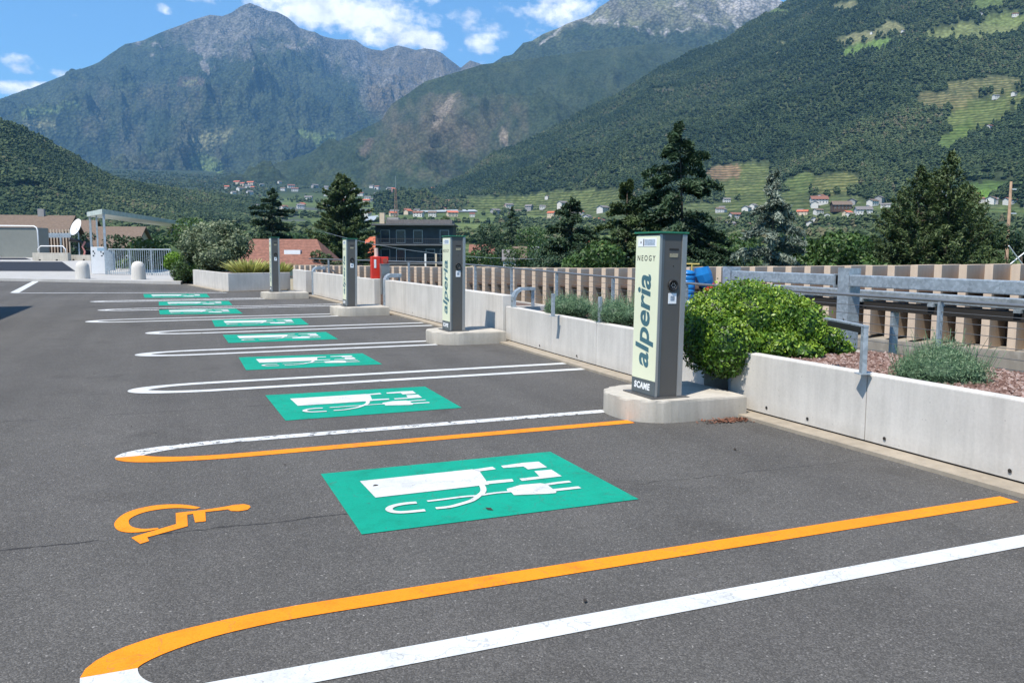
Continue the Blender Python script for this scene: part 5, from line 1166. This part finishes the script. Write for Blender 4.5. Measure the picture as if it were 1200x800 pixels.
# villages: individual houses from a few built kinds
flat = rtV[:, :-5].reshape(-1, 3); fu, fv = proj(flat)
def find_ground(u, v):
    best = None
    if u > 575:
        q = (fu-u)**2+(fv-v)**2; i = int(np.argmin(q))
        if q[i] < 16: return (math.hypot(flat[i, 0], flat[i, 1]), float(flat[i, 0]), float(flat[i, 1]), float(flat[i, 2]))
    for d in np.geomspace(230, 5200, 260):
        b_ = float(bearing(u)); x, y = d*math.sin(b_), d*math.cos(b_); z = ground_z(x, y); vv = proj(np.array([x, y, z]))[1]
        if best is None or abs(vv-v) < best[0]: best = (abs(vv-v), d, x, y, z)
    return best[1:]
protos = []
KINDS_H = [('render_white', 'tile_grey', 'white walled house with a grey roof'), ('render_white', 'tile_red', 'white walled house with a red tiled roof'), ('render_cream', 'tile_orange', 'cream house with an orange roof'), ('render_white', 'tile_brown', 'white house with a brown roof'), ('render_grey', 'tile_grey', 'grey house with a grey roof')]
AREAS = [('in the village below the far summit', 'houses of the village below the far summit', 385, 562, 207, 252, 175), ('in the hamlet left of the tall conifer', 'houses of the hamlet on the left valley side', 270, 372, 206, 248, 38), ('among the gardens left of the conifer group', 'houses in the gardens left of the conifers', 580, 745, 240, 276, 34),
         ('between blue spruce and twin conifers', 'houses on the right valley edge', 925, 1045, 232, 264, 16), ('at the foot of the left hill', 'houses at the foot of the left hill', 0, 140, 228, 262, 20), ('by the right edge under the terraces', 'houses by the right edge', 1140, 1215, 228, 262, 14), ('between the tall cedar and the blue spruce', 'houses between cedar and spruce', 840, 905, 238, 268, 12)]
pr = {}
for (where, grp, u0, u1, v0, v1, nh) in AREAS:
    for q in range(nh):
        u, v = rng.uniform(u0, u1), rng.uniform(v0, v1)
        if grp.startswith('houses of the village'): v = 209+abs(rng.normal(0, 1))*22; v = min(v, 254); u = float(np.clip(rng.normal(478, 46), 385, 572))
        d, x, y, z = find_ground(u, v); ki = int(rng.choice(5, p=[.34, .26, .14, .16, .1]))
        k_ = KINDS_H[ki]; sz = 1.0 if d > 2300 else (.72 if d > 1000 else .6)
        lab = k_[2]+' '+where; rz = rng.uniform(-1., 1.)
        if ki not in pr:
            pr[ki] = house('village_house', x, y, z, 12, 10, 6.5, 2.6, rz, k_[0], k_[1], lab, grp, wins=(3, 2), found=4, eave=.8); o = pr[ki]
        else: o = copy_thing(pr[ki], (x, y, z), lab, grp); o.rotation_euler = (0, 0, rz)
        f_ = sz*rng.uniform(1.1, 1.8)*(.72 if u > 800 else 1); o.scale = (f_*rng.uniform(.9, 1.4), f_, f_)
# farms on the slopes
def on_slope(u, v):
    i = int(np.argmin((fu-u)**2+(fv-v)**2)); return flat[i]
for q, (u, v, lb) in enumerate([(1005, 24, 'white farmhouse on the upper slope above the long meadow'), (1148, 18, 'pale farm building high on the right slope'), (1188, 17, 'long pale farm building at the upper right edge'), (1166, 113, 'white house among the terraced vineyards'), (1190, 107, 'brown roofed house right of the white one in the vineyards'), (1160, 152, 'small pale hut below the terraced vineyards'), (1022, 41, 'small barn on the pale slope meadow'), (1058, 38, 'small barn right of the pale slope meadow'), (640, 233, 'pale hut at the top of the low vineyards'), (636, 244, 'tiny hut in the low vineyards'), (606, 250, 'brown shed group in the low vineyards')]):
    p = on_slope(u, v); o = copy_thing(pr[(0, 3, 1)[q % 3]], tuple(p), lb, 'scattered farms on the slopes'); o.rotation_euler = (0, 0, rng.uniform(-1, 1)); s_ = rng.uniform(.55, .95); o.scale = (s_*1.3, s_, s_)
for (u, v, w_, lb, wl_, rf_) in [(958, 240, 17, 'row of white houses with red roofs left of the dark gabled house', 'render_white', 'tile_red'), (986, 247, 19, 'big dark gabled house with a pale front', 'wood_dark', 'tile_brown'), (1012, 250, 16, 'white block like building right of the dark gabled house', 'render_white', 'tile_grey'), (1010, 272, 24, 'low dark roofed house half hidden above the fins between tree and twin conifers', 'render_grey', 'tile_brown')]:
    d, x, y, z = find_ground(u, v); w_ = w_/F*d; house('roofed_house', x, y, z, w_, w_*.7, w_*.28, w_*.2, -.5, wl_, rf_, lb, wins=(5, 2), eave=w_*.05)
# church
d, x, y, z = find_ground(533, 218); r = empty('church', (x, y, z), 'small white church tower at the right end of the far village', 'church')
MB().box(-3, 3, -3, 3, -3, 22).build('tower', M['render_white'], r); MB().prism([(-3.4, -3.4), (3.4, -3.4), (3.4, 3.4), (-3.4, 3.4)], 22, 22.5).build('cornice', M['render_grey'], r)
b_ = MB(); vs = [b_.b.verts.new(p) for p in ((-3.2, -3.2, 22.6), (3.2, -3.2, 22.6), (3.2, 3.2, 22.6), (-3.2, 3.2, 22.6), (0, 0, 32))]
for i in range(4): b_.b.faces.new((vs[i], vs[(i+1) % 4], vs[4]))
b_.b.faces.new(vs[3::-1]); b_.build('spire', M['tile_grey'], r); MB().box(3.05, 20, -5, 5, -3, 9).build('nave', M['render_white'], r)
# orchard hail nets
for q, (pts, lb) in enumerate([([(492, 250), (560, 249), (548, 243), (500, 244)], 'pale hail net over an orchard, the nearest strip'), ([(430, 211), (470, 210), (460, 206), (436, 207)], 'pale hail net below the far mountain, left strip'), ([(500, 209), (540, 213), (526, 206), (502, 205)], 'pale hail net below the far mountain, right strip'),
                               ([(424, 262), (448, 260), (444, 255), (420, 257)], 'pale roofs and nets left of the lattice mast'), ([(620, 298), (700, 300), (700, 292), (640, 291)], 'grey hail net above the beige fins'), ([(1092, 234), (1140, 232), (1136, 226), (1100, 228)], 'striped grey net right of the twin conifers'), ([(400, 206), (500, 204), (490, 199), (420, 201)], 'dark net field above the far village')]):
    cs = [find_ground(u, v) for u, v in pts]; x0_, y0_, z0_ = cs[0][1:]
    r = empty('orchard_net', (x0_, y0_, z0_), lb, 'net')
    MB().prism([(c[1]-x0_, c[2]-y0_) for c in cs], [c[3]-z0_+2.6 for c in cs], [c[3]-z0_+3.4 for c in cs]).build('net_sheet', M['netting'], r)
    MB().box(-.1, .1, -.1, .1, -1, 3.2).build('pole', M['wood_dark'], r)
# lattice mast and utility pole
x, y = XY(464.5, 210); z = ground_z(x, y); hm_ = H(222, 210)-z; r = empty('lattice_mast', (x, y, z), 'thin brown lattice mast rising behind the dark apartment house', 'mast')
bm = MB(); w0, w1 = .9, .12
def corner(k, t): w_ = w0+(w1-w0)*t; return ((1, 1, -1, -1)[k]*w_, (1, -1, -1, 1)[k]*w_, hm_*t)
for k in range(4):
    bm.tube([corner(k, 0), corner(k, 1)], .07, 4)
    for i in range(12): bm.tube([corner(k, i/12), corner((k+1) % 4, (i+1)/12)], .04, 3)
bm.build('lattice', simple('rusty_mast', (.2, .15, .13), .8), r); MB().tube([(0, 0, hm_), (0, 0, hm_+3)], .05, 4).build('antenna', M['galv'], r)
x, y = XY(1180, 58); z = ground_z(x, y); hm_ = H(213, 58)-z; r = empty('utility_pole', (x, y, z), 'bare brown pole with small cross arms between the trees at the right edge', 'pole')
MB().tube([(0, 0, 0), (.02, 0, hm_*.5), (-.03, 0, hm_)], [.17, .14, .08], 9).build('pole_shaft', simple('pole_wood', (.3, .2, .13), .85, 0, .3), r, True)
for (zz_, l_) in ((hm_-.55, .5), (hm_-2.2, .65)): MB().box(-.05, l_, -.04, .04, zz_, zz_+.07).build('cross_arm', M['whiteplate'], r)
x, y = XY(1192, 40); r = empty('white_poles', (x, y, -8), 'crossed thin white poles above the fins at the right edge', 'poles')
zt = H(292, 40)+8; MB().tube([(-.6, 0, zt+.2), (1.5, 0, zt-1.6)], .03, 6).build('pole', M['white'], r); MB().tube([(-.5, .1, zt-.8), (1.2, .1, zt+.2)], .03, 6).build('pole', M['white'], r); MB().tube([(.4, .05, 0), (.4, .05, zt-.3)], .05, 6).build('pole', M['bark'], r)
# overhead cable
p0, p1 = D(380, 272, 100), D(760, 300, 62); r = setp(MB().tube([tuple((p0.lerp(p1, t)+Vector((0, 0, -1.3*4*t*(1-t))))-p0) for t in np.linspace(0, 1, 14)], .018, 4).build('overhead_cable', M['galv']), 'thin overhead cable sagging in front of the gardens', 'cable'); r.location = p0
# building outside the frame on the left whose shadow corner falls on the asphalt
r = empty('side_building', (-12.45, 20.7, 0), 'plain grey service building left of the car park', 'building'); MB().box(-5, 5.6, -5, 4.9, 0, 6).build('wall', M['render_grey'], r); MB().box(-5.1, 5.7, -5.1, 5.0, 6, 6.15).build('roof', M['tile_grey'], r)

# ------------------------------------------------------------------ render settings
scene.view_settings.view_transform = 'Standard'; scene.view_settings.look = 'None'; scene.view_settings.gamma = 1
scene.view_settings.exposure = .78
scene.render.engine = 'CYCLES'; cy = scene.cycles
cy.use_denoising = True; cy.max_bounces = 6; cy.diffuse_bounces = 3; cy.volume_bounces = 1; cy.transparent_max_bounces = 6; cy.caustics_reflective = False; cy.caustics_refractive = False
